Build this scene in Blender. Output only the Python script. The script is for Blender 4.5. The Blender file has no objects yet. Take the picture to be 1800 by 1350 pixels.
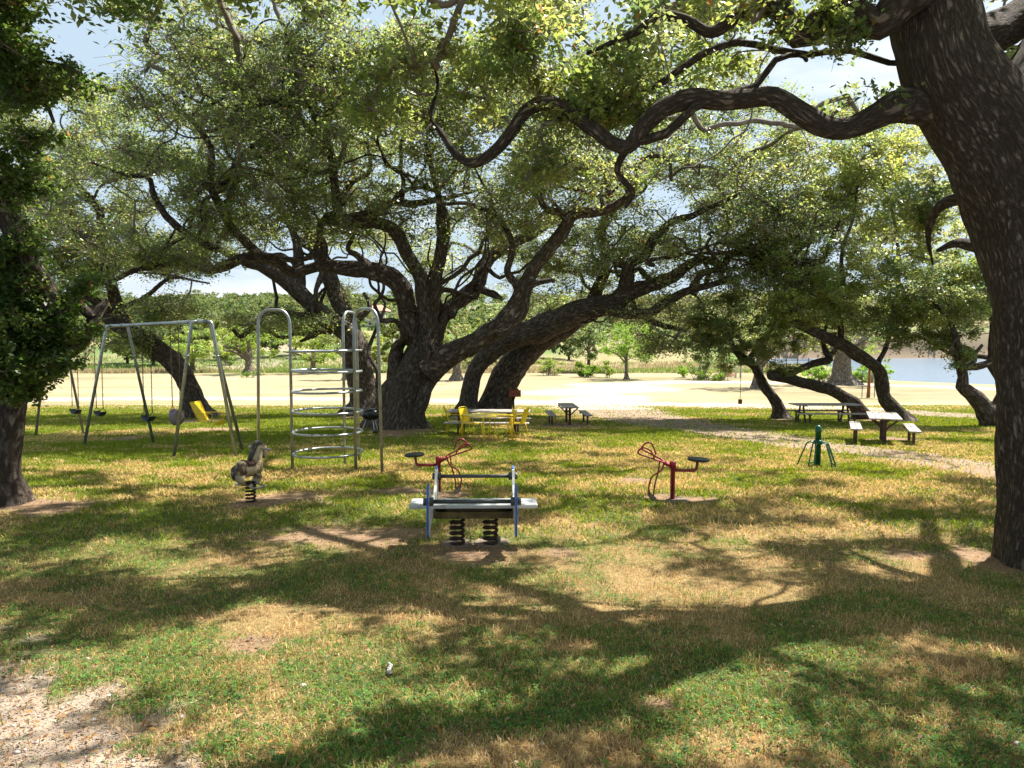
import bpy, math, random
import numpy as np
from mathutils import Vector, Matrix

R = math.radians
random.seed(7)
rng = np.random.default_rng(11)
scene = bpy.context.scene

# ------------------------------------------------------------------ camera
CZ = 1.65                      # eye height; ground under the camera is z = 0
F = 1250.0 / 1800.0            # focal length as a share of the frame width
PITCH = math.atan(75 / 1250.0)
cam = bpy.data.cameras.new("Camera")
cam.sensor_width = 36.0
cam.lens = 36.0 * F
cam.clip_start = 0.05
cam.clip_end = 4000
camo = bpy.data.objects.new("Camera", cam)
camo.location = (0, 0, CZ)
camo.rotation_euler = (R(90) - PITCH, 0, 0)
scene.collection.objects.link(camo)
scene.camera = camo

# ------------------------------------------------------------------ sky, sun, exposure
SUN_AZ, SUN_EL = R(50), R(57)          # azimuth to the right of the view direction
S = np.array([math.sin(SUN_AZ) * math.cos(SUN_EL), math.cos(SUN_AZ) * math.cos(SUN_EL), math.sin(SUN_EL)])
world = bpy.data.worlds.new("World")
scene.world = world
world.use_nodes = True
nt = world.node_tree
nt.nodes.clear()
wo = nt.nodes.new('ShaderNodeOutputWorld')
bg = nt.nodes.new('ShaderNodeBackground')
sky = nt.nodes.new('ShaderNodeTexSky')
sky.sky_type = 'NISHITA'
sky.sun_disc = False
sky.sun_elevation = SUN_EL
sky.sun_rotation = SUN_AZ
sky.air_density = 1.0
sky.dust_density = 2.5
sky.ozone_density = 1.2
tc = nt.nodes.new('ShaderNodeTexCoord')
mp = nt.nodes.new('ShaderNodeMapping')
mp.inputs['Scale'].default_value = (1.3, 1.3, 4.2)
nz = nt.nodes.new('ShaderNodeTexNoise')
nz.inputs['Scale'].default_value = 2.3
nz.inputs['Detail'].default_value = 7
nz.inputs['Roughness'].default_value = 0.55
cr = nt.nodes.new('ShaderNodeValToRGB')
cr.color_ramp.elements[0].position = 0.54
cr.color_ramp.elements[1].position = 0.72
mx = nt.nodes.new('ShaderNodeMix')
mx.data_type = 'RGBA'
mx.inputs[7].default_value = (12.0, 12.4, 12.8, 1)
nt.links.new(tc.outputs['Generated'], mp.inputs['Vector'])
nt.links.new(mp.outputs['Vector'], nz.inputs['Vector'])
nt.links.new(nz.outputs['Fac'], cr.inputs['Fac'])
nt.links.new(cr.outputs['Color'], mx.inputs[0])
hz = nt.nodes.new('ShaderNodeMix')          # thin high haze that pales the blue everywhere
hz.data_type = 'RGBA'
hz.inputs[0].default_value = 0.72
hz.inputs[7].default_value = (7.9, 9.9, 11.6, 1)
nt.links.new(sky.outputs['Color'], hz.inputs[6])
nt.links.new(hz.outputs[2], mx.inputs[6])
nt.links.new(mx.outputs[2], bg.inputs['Color'])
bg.inputs['Strength'].default_value = 0.035
nt.links.new(bg.outputs['Background'], wo.inputs['Surface'])

sun = bpy.data.lights.new("Sun", 'SUN')
sun.energy = 4.7
sun.angle = R(0.53)
sun.color = (1.0, 0.945, 0.85)
suno = bpy.data.objects.new("Sun", sun)
suno.rotation_euler = Vector((-S[0], -S[1], -S[2])).to_track_quat('-Z', 'Y').to_euler()
suno.location = (20, 20, 40)
scene.collection.objects.link(suno)

scene.view_settings.view_transform = 'Standard'
scene.view_settings.look = 'None'
scene.view_settings.gamma = 1
scene.view_settings.exposure = 1.5
scene.view_settings.use_curve_mapping = False
scene.cycles.max_bounces = 6
scene.cycles.diffuse_bounces = 4
scene.cycles.glossy_bounces = 2
scene.cycles.transmission_bounces = 4
scene.cycles.transparent_max_bounces = 4
scene.cycles.caustics_reflective = False
scene.cycles.caustics_refractive = False

# ------------------------------------------------------------------ helpers
C = scene.collection


def smooth(a, b, x):
    t = np.clip((np.asarray(x, float) - a) / (b - a), 0, 1)
    return t * t * (3 - 2 * t)


_perm = rng.random((256, 256))


def vnoise(x, y):
    xi = np.floor(x).astype(int)
    yi = np.floor(y).astype(int)
    xf = x - xi
    yf = y - yi
    xf = xf * xf * (3 - 2 * xf)
    yf = yf * yf * (3 - 2 * yf)
    a = _perm[xi % 256, yi % 256]
    b = _perm[(xi + 1) % 256, yi % 256]
    c = _perm[xi % 256, (yi + 1) % 256]
    d = _perm[(xi + 1) % 256, (yi + 1) % 256]
    return (a * (1 - xf) + b * xf) * (1 - yf) + (c * (1 - xf) + d * xf) * yf


def fbm(x, y, o=4):
    x = np.asarray(x, float)
    y = np.asarray(y, float)
    s = 0
    a = 0.5
    t = 0
    for i in range(o):
        s = s + a * vnoise(x * 2 ** i + 17.3 * i, y * 2 ** i + 5.1 * i)
        t += a
        a *= 0.5
    return s / t


def poly_inside(x, y, P):
    ins = np.zeros(np.shape(x), bool)
    n = len(P)
    for i in range(n):
        x1, y1 = P[i]
        x2, y2 = P[(i + 1) % n]
        if y1 == y2:
            continue
        c = (y1 > y) != (y2 > y)
        ins ^= c & (x < (x2 - x1) * (y - y1) / (y2 - y1) + x1)
    return ins


def line_dist(x, y, P, closed=False):
    d = np.full(np.shape(x), 1e9)
    n = len(P)
    for i in range(n if closed else n - 1):
        ax, ay = P[i]
        bx, by = P[(i + 1) % n]
        vx, vy = bx - ax, by - ay
        t = np.clip(((x - ax) * vx + (y - ay) * vy) / (vx * vx + vy * vy), 0, 1)
        d = np.minimum(d, np.hypot(x - ax - t * vx, y - ay - t * vy))
    return d


# terrain: drop below the eye as a function of distance, two far profiles (left hill, centre bluff)
_dd = np.arange(-60, 1400, 0.5)
_near = [(-60, 1.6), (0, 1.65), (3, 1.88), (5.5, 2.1), (8, 2.3), (10.5, 2.36), (13.5, 2.48), (18.9, 2.75), (22.9, 2.95),
         (28, 3.25), (36, 3.6), (48, 4.0), (65, 4.25), (80, 4.45), (105, 4.6)]
_left = _near + [(116, 5.0), (130, 4.9), (160, 3.4), (230, 0.2), (300, -6), (400, -17), (560, -31), (800, -38), (1400, -38)]
_cent = _near + [(120, 4.9), (165, 4.7), (185, 2.5), (215, -3), (280, -11), (420, -20), (600, -28), (1400, -30)]


def _tab(P):
    v = np.interp(_dd, [p[0] for p in P], [p[1] for p in P])
    k = np.ones(5) / 5
    for _ in range(2):
        v = np.convolve(np.pad(v, 2, 'edge'), k, 'valid')
    return v


_TL, _TC = _tab(_left), _tab(_cent)
WATER_Z = CZ - 5.05
RIVER = [(54, 168), (59, 154), (70, 148), (64, 121), (55, 98.6), (50, 83), (54, 75), (80, 69), (300, 55), (500, 215), (80, 212)]


def ground_z(x, y):
    x = np.asarray(x, float)
    y = np.asarray(y, float)
    u = x / np.maximum(y, 20)
    w = smooth(0.0, 0.13, u)
    drop = np.interp(y, _dd, _TL) * (1 - w) + np.interp(y, _dd, _TC) * w
    z = CZ - drop
    sd = line_dist(x, y, RIVER, True)
    ins = poly_inside(x, y, RIVER)
    sd = np.where(ins, -sd, sd)
    wt = 1 - smooth(-1.5, 7, sd)
    z = z * (1 - wt) + (CZ - 6.4) * wt
    z = z + (fbm(x * 0.25, y * 0.25, 3) - 0.5) * 0.10 * smooth(2, 12, y) * (1 - smooth(60, 90, y))
    z = z + (fbm(x * 0.02 + 9, y * 0.02, 3) - 0.5) * 9 * smooth(170, 330, y)
    return z


CP, SP = math.cos(PITCH), math.sin(PITCH)


def ray(px, py):
    a = (px - 900) / 1250.0
    b = -(py - 675) / 1250.0
    return np.array([a, CP + b * SP, -SP + b * CP])


def at(px, py, d):
    """point in the world seen at photo pixel (px, py), d metres ahead"""
    r = ray(px, py)
    return np.array([0, 0, CZ]) + r * (d / r[1])


def ground_at(px, py):
    r = ray(px, py)
    lo, hi = 1.0, 600.0
    t = 1.0
    prev = t
    while t < hi:
        p = np.array([0, 0, CZ]) + r * t
        if p[2] < ground_z(p[0], p[1]):
            break
        prev = t
        t *= 1.03
    lo, hi = prev, t
    for _ in range(25):
        m = (lo + hi) / 2
        p = np.array([0, 0, CZ]) + r * m
        if p[2] < ground_z(p[0], p[1]):
            hi = m
        else:
            lo = m
    p = np.array([0, 0, CZ]) + r * hi
    return p


def gz(x, y):
    return float(ground_z(np.array([x]), np.array([y]))[0])


def tag(o, label=None, cat=None, group=None, kind=None):
    if label: o['label'] = label
    if cat: o['category'] = cat
    if group: o['group'] = group
    if kind: o['kind'] = kind
    return o


def empty(name, loc=(0, 0, 0), rz=0.0, label=None, cat=None, group=None):
    o = bpy.data.objects.new(name, None)
    o.empty_display_size = 0.2
    o.location = loc
    o.rotation_euler = (0, 0, rz)
    C.objects.link(o)
    return tag(o, label, cat, group)


def link(name, me, mat, parent=None):
    o = bpy.data.objects.new(name, me)
    C.objects.link(o)
    if mat is not None:
        me.materials.append(mat)
    if parent is not None:
        o.parent = parent
    return o


def mesh_np(name, verts, quads=None, tris=None, smooth_=False, col=None, uv=None):
    """numpy arrays -> mesh; col per vertex (n,3); uv per loop"""
    me = bpy.data.meshes.new(name)
    nv = len(verts)
    q = np.zeros((0, 4), int) if quads is None else np.asarray(quads, int)
    t = np.zeros((0, 3), int) if tris is None else np.asarray(tris, int)
    loops = np.concatenate([q.ravel(), t.ravel()]).astype(np.int32)
    starts = np.concatenate([np.arange(len(q)) * 4, len(q) * 4 + np.arange(len(t)) * 3]).astype(np.int32)
    me.vertices.add(nv)
    me.vertices.foreach_set('co', np.asarray(verts, np.float32).ravel())
    me.loops.add(len(loops))
    me.loops.foreach_set('vertex_index', loops)
    me.polygons.add(len(starts))
    me.polygons.foreach_set('loop_start', starts)
    me.update(calc_edges=True)
    if smooth_:
        me.polygons.foreach_set('use_smooth', np.ones(len(starts), bool))
    if col is not None:
        a = me.color_attributes.new('Col', 'FLOAT_COLOR', 'POINT')
        c4 = np.ones((nv, 4), np.float32)
        c4[:, :3] = col
        a.data.foreach_set('color', c4.ravel())
    if uv is not None:
        l = me.uv_layers.new(name='UVMap')
        l.data.foreach_set('uv', np.asarray(uv, np.float32)[loops].ravel())
    me.validate()
    return me


# ------------------------------------------------------------------ materials
def new_mat(name):
    m = bpy.data.materials.new(name)
    m.use_nodes = True
    n = m.node_tree
    b = n.nodes['Principled BSDF']
    return m, n, b


def mat_simple(name, col, rough=0.5, metal=0.0, var=0.25, scale=6.0, bump=0.0, dirt=None, dscale=9.0, dlo=0.55, dhi=0.7):
    """paint, metal, wood...: colour with a mottled variation, optional stains and fine bump (object space)"""
    m, n, b = new_mat(name)
    t = n.nodes.new('ShaderNodeTexCoord')
    z = n.nodes.new('ShaderNodeTexNoise')
    z.inputs['Scale'].default_value = scale
    z.inputs['Detail'].default_value = 6
    n.links.new(t.outputs['Object'], z.inputs['Vector'])
    r = n.nodes.new('ShaderNodeValToRGB')
    r.color_ramp.elements[0].position = 0.3
    r.color_ramp.elements[1].position = 0.72
    r.color_ramp.elements[0].color = (*[c * (1 - var) for c in col], 1)
    r.color_ramp.elements[1].color = (*[min(1, c * (1 + var * .6)) for c in col], 1)
    n.links.new(z.outputs['Fac'], r.inputs['Fac'])
    out = r.outputs['Color']
    if dirt is not None:
        z2 = n.nodes.new('ShaderNodeTexNoise')
        z2.inputs['Scale'].default_value = dscale
        z2.inputs['Detail'].default_value = 8
        z2.inputs['Roughness'].default_value = 0.65
        n.links.new(t.outputs['Object'], z2.inputs['Vector'])
        r2 = n.nodes.new('ShaderNodeValToRGB')
        r2.color_ramp.elements[0].position = dlo
        r2.color_ramp.elements[1].position = dhi
        n.links.new(z2.outputs['Fac'], r2.inputs['Fac'])
        mxx = n.nodes.new('ShaderNodeMix')
        mxx.data_type = 'RGBA'
        n.links.new(r2.outputs['Color'], mxx.inputs[0])
        n.links.new(out, mxx.inputs[6])
        mxx.inputs[7].default_value = (*dirt, 1)
        out = mxx.outputs[2]
    n.links.new(out, b.inputs['Base Color'])
    b.inputs['Roughness'].default_value = rough
    b.inputs['Metallic'].default_value = metal
    if bump:
        bp = n.nodes.new('ShaderNodeBump')
        bp.inputs['Strength'].default_value = bump
        bp.inputs['Distance'].default_value = 0.01
        z3 = n.nodes.new('ShaderNodeTexNoise')
        z3.inputs['Scale'].default_value = scale * 8
        z3.inputs['Detail'].default_value = 4
        n.links.new(t.outputs['Object'], z3.inputs['Vector'])
        n.links.new(z3.outputs['Fac'], bp.inputs['Height'])
        n.links.new(bp.outputs['Normal'], b.inputs['Normal'])
    return m


def mat_leaf(name, trans=0.5, rough=0.38, spec=0.6):
    m, n, b = new_mat(name)
    a = n.nodes.new('ShaderNodeAttribute')
    a.attribute_name = 'Col'
    n.links.new(a.outputs['Color'], b.inputs['Base Color'])
    b.inputs['Roughness'].default_value = rough
    b.inputs['Specular IOR Level'].default_value = spec
    tr = n.nodes.new('ShaderNodeBsdfTranslucent')
    hs = n.nodes.new('ShaderNodeHueSaturation')
    hs.inputs['Hue'].default_value = 0.48
    hs.inputs['Saturation'].default_value = 1.1
    hs.inputs['Value'].default_value = 2.6
    n.links.new(a.outputs['Color'], hs.inputs['Color'])
    n.links.new(hs.outputs['Color'], tr.inputs['Color'])
    ms = n.nodes.new('ShaderNodeMixShader')
    ms.inputs[0].default_value = trans
    n.links.new(b.outputs['BSDF'], ms.inputs[1])
    n.links.new(tr.outputs['BSDF'], ms.inputs[2])
    n.links.new(ms.outputs['Shader'], n.nodes['Material Output'].inputs['Surface'])
    return m


def mat_bark(name, base=(0.175, 0.138, 0.112), crack=(0.05, 0.036, 0.028), lichen=(0.25, 0.215, 0.185), k=(15.0, 4.2), bump=1.0, dist=0.05):
    m, n, b = new_mat(name)
    uv = n.nodes.new('ShaderNodeUVMap')
    uv.uv_map = 'UVMap'
    mpn = n.nodes.new('ShaderNodeMapping')
    mpn.inputs['Scale'].default_value = (k[0], k[1], 1)
    n.links.new(uv.outputs['UV'], mpn.inputs['Vector'])
    def noise(scale, detail, rough_, vec):
        q = n.nodes.new('ShaderNodeTexNoise')
        q.inputs['Scale'].default_value = scale; q.inputs['Detail'].default_value = detail; q.inputs['Roughness'].default_value = rough_
        n.links.new(vec, q.inputs['Vector'])
        return q

    def madd(a_, m_, b_):
        q = n.nodes.new('ShaderNodeVectorMath'); q.operation = 'MULTIPLY_ADD'
        q.inputs[1].default_value = m_
        n.links.new(a_, q.inputs[0]); n.links.new(b_, q.inputs[2])
        return q.outputs['Vector']
    w1 = noise(0.22, 2, .5, mpn.outputs['Vector'])
    w2 = noise(1.3, 5, .6, mpn.outputs['Vector'])
    v1 = madd(w1.outputs['Color'], (1.6, 0.7, 0), mpn.outputs['Vector'])
    v2 = madd(w2.outputs['Color'], (1.6, 1.9, 0), v1)
    vo = n.nodes.new('ShaderNodeTexVoronoi'); vo.feature = 'DISTANCE_TO_EDGE'; vo.inputs['Scale'].default_value = 1.0
    n.links.new(v2, vo.inputs['Vector'])
    st = n.nodes.new('ShaderNodeMapping'); st.inputs['Scale'].default_value = (1.2, 0.7, 1)
    n.links.new(v1, st.inputs['Vector'])
    nb = noise(1.5, 9, .68, st.outputs['Vector'])
    m1 = n.nodes.new('ShaderNodeMath'); m1.operation = 'MULTIPLY_ADD'; m1.inputs[1].default_value = 2.3; m1.inputs[2].default_value = -1.1
    n.links.new(nb.outputs['Fac'], m1.inputs[0])
    m2 = n.nodes.new('ShaderNodeMath'); m2.operation = 'MULTIPLY_ADD'; m2.inputs[1].default_value = 1.45
    n.links.new(vo.outputs['Distance'], m2.inputs[0]); n.links.new(m1.outputs['Value'], m2.inputs[2])
    r = n.nodes.new('ShaderNodeValToRGB')
    r.color_ramp.elements[0].position = 0.0
    r.color_ramp.elements[0].color = (0, 0, 0, 1)
    r.color_ramp.elements[1].position = 0.52
    n.links.new(m2.outputs['Value'], r.inputs['Fac'])
    tc_ = n.nodes.new('ShaderNodeTexCoord')
    n2 = n.nodes.new('ShaderNodeTexNoise')
    n2.inputs['Scale'].default_value = 2.2
    n2.inputs['Detail'].default_value = 8
    n2.inputs['Roughness'].default_value = 0.7
    n.links.new(tc_.outputs['Object'], n2.inputs['Vector'])
    r2 = n.nodes.new('ShaderNodeValToRGB')
    r2.color_ramp.elements[0].position = 0.45
    r2.color_ramp.elements[0].color = (*base, 1)
    r2.color_ramp.elements[1].position = 0.66
    r2.color_ramp.elements[1].color = (*lichen, 1)
    n.links.new(n2.outputs['Fac'], r2.inputs['Fac'])
    mxx = n.nodes.new('ShaderNodeMix')
    mxx.data_type = 'RGBA'
    mxx.inputs[6].default_value = (*crack, 1)
    n.links.new(r.outputs['Color'], mxx.inputs[0])
    n.links.new(r2.outputs['Color'], mxx.inputs[7])
    n.links.new(mxx.outputs[2], b.inputs['Base Color'])
    b.inputs['Roughness'].default_value = 0.9
    b.inputs['Specular IOR Level'].default_value = 0.2
    fn = n.nodes.new('ShaderNodeTexNoise')
    fn.inputs['Scale'].default_value = 3.5
    fn.inputs['Detail'].default_value = 6
    n.links.new(mpn.outputs['Vector'], fn.inputs['Vector'])
    mm = n.nodes.new('ShaderNodeMath')
    mm.operation = 'MULTIPLY_ADD'
    mm.inputs[1].default_value = 0.35
    n.links.new(fn.outputs['Fac'], mm.inputs[0])
    n.links.new(r.outputs['Color'], mm.inputs[2])
    bp = n.nodes.new('ShaderNodeBump')
    bp.inputs['Strength'].default_value = bump
    bp.inputs['Distance'].default_value = dist
    n.links.new(mm.outputs['Value'], bp.inputs['Height'])
    n.links.new(bp.outputs['Normal'], b.inputs['Normal'])
    return m


M_LEAF = mat_leaf('oak_leaf')
M_SOFT = mat_leaf('soft_leaf', trans=0.4, rough=0.6, spec=0.3)
M_GRASS = mat_leaf('grass_blade', trans=0.25, rough=0.7, spec=0.2)
M_BARK = mat_bark('oak_bark')
M_BARK_NEAR = mat_bark('oak_bark_near', base=(0.15, 0.118, 0.096), crack=(0.048, 0.036, 0.029), lichen=(0.215, 0.178, 0.152), k=(24, 7), bump=1.0, dist=0.03)
M_BARK_PALE = mat_bark('pale_bark', base=(0.30, 0.25, 0.2), crack=(0.10, 0.08, 0.06), lichen=(0.4, 0.36, 0.32), k=(10, 3.2))
M_TWIG = mat_simple('twig_bark', (0.20, 0.165, 0.14), 0.9, var=0.5, scale=3)

# ------------------------------------------------------------------ ground sheet
rows = [-14.0]
while rows[-1] < 1250:
    y = rows[-1]
    rows.append(y + (0.7 if y < 1.2 else max(0.075, 0.0135 * y)))
rows = np.array(rows)
us = np.linspace(-1.25, 1.25, 520)
us = np.sign(us) * np.abs(us) ** 1.15
Y, U = np.meshgrid(rows, us, indexing='ij')
X = U * (np.maximum(Y, 0) * 0.98 + 9.0)
Z = ground_z(X, Y)


def gpx(cx, cy, rx, ry):
    """ground ellipse given by its photo box: centre, half axes in metres"""
    c = ground_at(cx, cy)
    a = ground_at(cx + rx, cy)
    f_ = ground_at(cx, cy - ry)
    n_ = ground_at(cx, cy + ry)
    return (c[0], (f_[1] + n_[1]) / 2, abs(a[0] - c[0]), abs(f_[1] - n_[1]) / 2)


DIRT = [gpx(505, 878, 85, 17), gpx(440, 885, 50, 12), gpx(590, 945, 150, 24), gpx(985, 972, 48, 11), gpx(835, 975, 110, 22), gpx(700, 865, 60, 9),
        gpx(790, 872, 60, 9), gpx(1190, 880, 75, 10), gpx(80, 895, 75, 16), gpx(380, 755, 60, 5), gpx(1600, 975, 60, 9), gpx(1740, 985, 60, 24),
        gpx(690, 765, 70, 8), gpx(1575, 772, 60, 5), gpx(1000, 748, 60, 4), gpx(1160, 1240, 30, 14), gpx(440, 1130, 60, 16),
        gpx(230, 770, 40, 6), gpx(700, 940, 60, 20), gpx(1120, 845, 40, 6), gpx(700, 758, 95, 8), gpx(850, 732, 70, 5), gpx(345, 740, 45, 5), gpx(645, 732, 45, 5), gpx(20, 892, 60, 14), gpx(1375, 738, 30, 3), gpx(1515, 738, 40, 3)]
TRACKS = [
    # main dirt track, from the open field down to the right
    ([ground_at(*p)[:2] for p in [(1075, 698), (1040, 706), (1060, 718), (1110, 732), (1190, 746), (1270, 756)]], [3.5, 3.4, 3.2, 2.6, 2.0, 1.5]),
    ([ground_at(*p)[:2] for p in [(1190, 746), (1330, 768), (1480, 788), (1620, 806), (1780, 832), (1960, 870)]], [1.8, 1.6, 1.35, 1.2, 1.2, 1.3]),
    # cross track behind the oaks, then right past the tables
    ([ground_at(*p)[:2] for p in [(-250, 706), (0, 702), (300, 700), (700, 702), (1000, 708), (1250, 712), (1500, 718), (1760, 734), (2000, 750)]],
     [2.4, 2.4, 2.2, 2.2, 3.0, 2.6, 2.0, 2.0, 2.0]),
    # far track along the river bank and its loop
    ([ground_at(*p)[:2] for p in [(1000, 690), (1120, 684), (1060, 676), (1200, 671), (1400, 673), (1600, 678), (1760, 684), (2000, 692)]],
     [5, 5, 4, 4, 3.6, 3.2, 3.0, 3.0]),
]


def field(x, y):
    """masks 0..1: bare dirt, gravel, track, green"""
    n1 = fbm(x * 1.1, y * 1.1, 5)
    n2 = fbm(x * 4.0 + 50, y * 4.0, 4)
    dirt = np.zeros(np.shape(x))
    for (cx, cy, rx, ry) in DIRT:
        q = np.sqrt(((x - cx) / rx) ** 2 + ((y - cy) / ry) ** 2) + (n2 - 0.5) * 1.1 + (n1 - 0.5) * 0.6
        dirt = np.maximum(dirt, 1 - smooth(0.45, 1.25, q))
    trk = np.zeros(np.shape(x))
    for P, w in TRACKS:
        seg = np.full(np.shape(x), 1e9)
        for i in range(len(P) - 1):
            ax, ay = P[i]
            bx, by = P[i + 1]
            vx, vy = bx - ax, by - ay
            t = np.clip(((x - ax) * vx + (y - ay) * vy) / (vx * vx + vy * vy), 0, 1)
            ww = w[i] * (1 - t) + w[i + 1] * t
            seg = np.minimum(seg, np.hypot(x - ax - t * vx, y - ay - t * vy) / ww)
        trk = np.maximum(trk, 1 - smooth(0.6, 1.15, seg + (n1 - 0.5) * 0.7 + (n2 - 0.5) * 0.5))
    # gravel in the lower left corner
    g = (-0.2 - x) * 0.75 + (3.55 - y) * 1.0 - 1.25
    gravel = smooth(-0.25, 0.35, g + (n2 - 0.5) * 1.2 + (n1 - 0.5) * 0.6) * (y < 6)
    green = smooth(0.42, 0.64, .55 * fbm(x * 0.75 + 31, y * 0.75 + 7, 4) + .45 * fbm(x * 2.6 + 11, y * 2.6 + 7, 4) + 0.05 * smooth(-1, -5, x) + 0.05 * smooth(6, 3, y))
    green = np.maximum(green, smooth(0.45, 0.7, fbm(x * .3 + 4, y * .3, 3) + .12) * smooth(14, 22, y) * (1 - smooth(37, 41, y)))
    return dirt, gravel, trk, green


dirt, gravel, trk, green = field(X, Y)
nA = fbm(X * 2.3, Y * 2.3, 4)[..., None]
nB = fbm(X * 0.05 + 3, Y * 0.05, 4)[..., None]
col = np.zeros(X.shape + (3,))
STRAW = np.array([0.24, 0.175, 0.08])
GREEN = np.array([0.075, 0.10, 0.02])
MUD = np.array([0.25, 0.165, 0.105])
PALE = np.array([0.40, 0.325, 0.255])
col[:] = STRAW * (0.75 + 0.5 * nA)
g3 = green[..., None]
col = col * (1 - g3 * 0.75) + GREEN * (0.7 + 0.6 * nA) * g3 * 0.75
# open mown field, bleached straw
fld = (smooth(36, 42, Y) * (1 - smooth(98, 106, Y)))[..., None]
fc = np.array([0.335, 0.272, 0.165]) * (0.72 + 0.5 * nB) * (.85 + .3 * fbm(X * .35, Y * 1.3, 4)[..., None]) * (1 - 0.22 * smooth(.52, .62, fbm(X * .08 + 40, Y * .2, 4))[..., None] * np.array([1, .7, 1.0]))
col = col * (1 - fld) + fc * fld
# rough pasture beyond the mown edge
pas = smooth(100, 107, Y + (fbm(X * .1, Y * .1, 3) - .5) * 8)[..., None]
pg = smooth(0.42, 0.6, fbm(X * 0.035, Y * 0.02 + 11, 5))[..., None]
pc = np.array([0.27, 0.235, 0.12]) * (1 - pg) + np.array([0.13, 0.18, 0.055]) * pg
pink = smooth(0.58, 0.68, fbm(X * 0.06 + 70, Y * 0.03, 4))[..., None]
pc = pc * (1 - .5 * pink) + np.array([0.32, 0.25, 0.21]) * .5 * pink
pc = pc * (0.85 + 0.3 * fbm(X * .5, Y * .3, 3)[..., None])
col = col * (1 - pas) + pc * pas
d3 = dirt[..., None]
col = col * (1 - d3) + MUD * (0.8 + 0.4 * nA) * d3
t3 = (trk * (1 - smooth(95, 100, Y)))[..., None]
tcol = np.where(Y[..., None] > 38, PALE * 1.1, np.array([0.28, 0.205, 0.155])) * (0.88 + 0.24 * nA)
# a strip of straw shows through the middle parts of the near track
t3 = t3 * (1 - 0.45 * (smooth(.55, .65, fbm(X * 1.7 + 9, Y * 1.7, 4))[..., None]) * (Y[..., None] < 32))
col = col * (1 - t3) + tcol * t3
gr3 = gravel[..., None]
col = col * (1 - gr3) + np.array([0.36, 0.285, 0.225]) * (0.8 + 0.4 * nA) * gr3
# green bank and pinkish far shore of the river
sdr = line_dist(X, Y, RIVER, True)
bank = ((1 - smooth(3, 10, sdr)) * (Y > 60))[..., None]
bcol = np.where((Y > 190)[..., None], np.array([0.28, 0.21, 0.15]), np.array([0.14, 0.20, 0.05])) * (0.8 + 0.4 * nB)
col = col * (1 - bank) + bcol * bank

ny, nx = X.shape
idx = np.arange(ny * nx).reshape(ny, nx)
quads = np.stack([idx[:-1, :-1], idx[:-1, 1:], idx[1:, 1:], idx[1:, :-1]], -1).reshape(-1, 4)
allv = np.stack([X, Y, Z], -1).reshape(-1, 3)
allc = col.reshape(-1, 3)


def part_of_sheet(name, fmask):
    q = quads[fmask]
    used, inv = np.unique(q.ravel(), return_inverse=True)
    return mesh_np(name, allv[used], inv.reshape(-1, 4), smooth_=True, col=allc[used])


trk_f = (trk * (Y < 98)).ravel()[quads].mean(1) > .5
grv_f = (gravel.ravel()[quads].mean(1) > .5) & ~trk_f
gme = part_of_sheet('ground', ~trk_f & ~grv_f)
mg, n, b = new_mat('ground_soil')
a = n.nodes.new('ShaderNodeAttribute'); a.attribute_name = 'Col'
t = n.nodes.new('ShaderNodeTexCoord')
z1 = n.nodes.new('ShaderNodeTexNoise'); z1.inputs['Scale'].default_value = 22; z1.inputs['Detail'].default_value = 9; z1.inputs['Roughness'].default_value = 0.75
n.links.new(t.outputs['Object'], z1.inputs['Vector'])
r = n.nodes.new('ShaderNodeValToRGB')
r.color_ramp.elements[0].position = 0.32; r.color_ramp.elements[0].color = (0.45, 0.45, 0.45, 1)
r.color_ramp.elements[1].position = 0.68; r.color_ramp.elements[1].color = (1.35, 1.35, 1.3, 1)
n.links.new(z1.outputs['Fac'], r.inputs['Fac'])
mm = n.nodes.new('ShaderNodeMix'); mm.data_type = 'RGBA'; mm.blend_type = 'MULTIPLY'; mm.inputs[0].default_value = 0.8
n.links.new(a.outputs['Color'], mm.inputs[6]); n.links.new(r.outputs['Color'], mm.inputs[7])
n.links.new(mm.outputs[2], b.inputs['Base Color'])
b.inputs['Roughness'].default_value = 0.95
b.inputs['Specular IOR Level'].default_value = 0.15
bp = n.nodes.new('ShaderNodeBump'); bp.inputs['Strength'].default_value = 0.6; bp.inputs['Distance'].default_value = 0.03
n.links.new(z1.outputs['Fac'], bp.inputs['Height']); n.links.new(bp.outputs['Normal'], b.inputs['Normal'])
tag(link('ground', gme, mg), kind='structure')
tag(link('dirt_track', part_of_sheet('dirt_track', trk_f), mg), kind='structure')
tag(link('gravel_path', part_of_sheet('gravel_path', grv_f), mg), kind='structure')

# river
mw, n, b = new_mat('river_water')
b.inputs['Base Color'].default_value = (0.14, 0.19, 0.26, 1)
b.inputs['Roughness'].default_value = 0.22
b.inputs['IOR'].default_value = 1.33
t = n.nodes.new('ShaderNodeTexCoord')
mpn = n.nodes.new('ShaderNodeMapping'); mpn.inputs['Scale'].default_value = (0.5, 1.6, 1)
z1 = n.nodes.new('ShaderNodeTexNoise'); z1.inputs['Scale'].default_value = 1.6; z1.inputs['Detail'].default_value = 4
bp = n.nodes.new('ShaderNodeBump'); bp.inputs['Strength'].default_value = 0.5; bp.inputs['Distance'].default_value = 0.12
n.links.new(t.outputs['Object'], mpn.inputs['Vector']); n.links.new(mpn.outputs['Vector'], z1.inputs['Vector'])
n.links.new(z1.outputs['Fac'], bp.inputs['Height']); n.links.new(bp.outputs['Normal'], b.inputs['Normal'])
wp = np.array([(40, 60, WATER_Z), (520, 40, WATER_Z), (540, 260, WATER_Z), (40, 240, WATER_Z)], float)
tag(link('river', mesh_np('river', wp, [[0, 1, 2, 3]]), mw), kind='structure')


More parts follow.
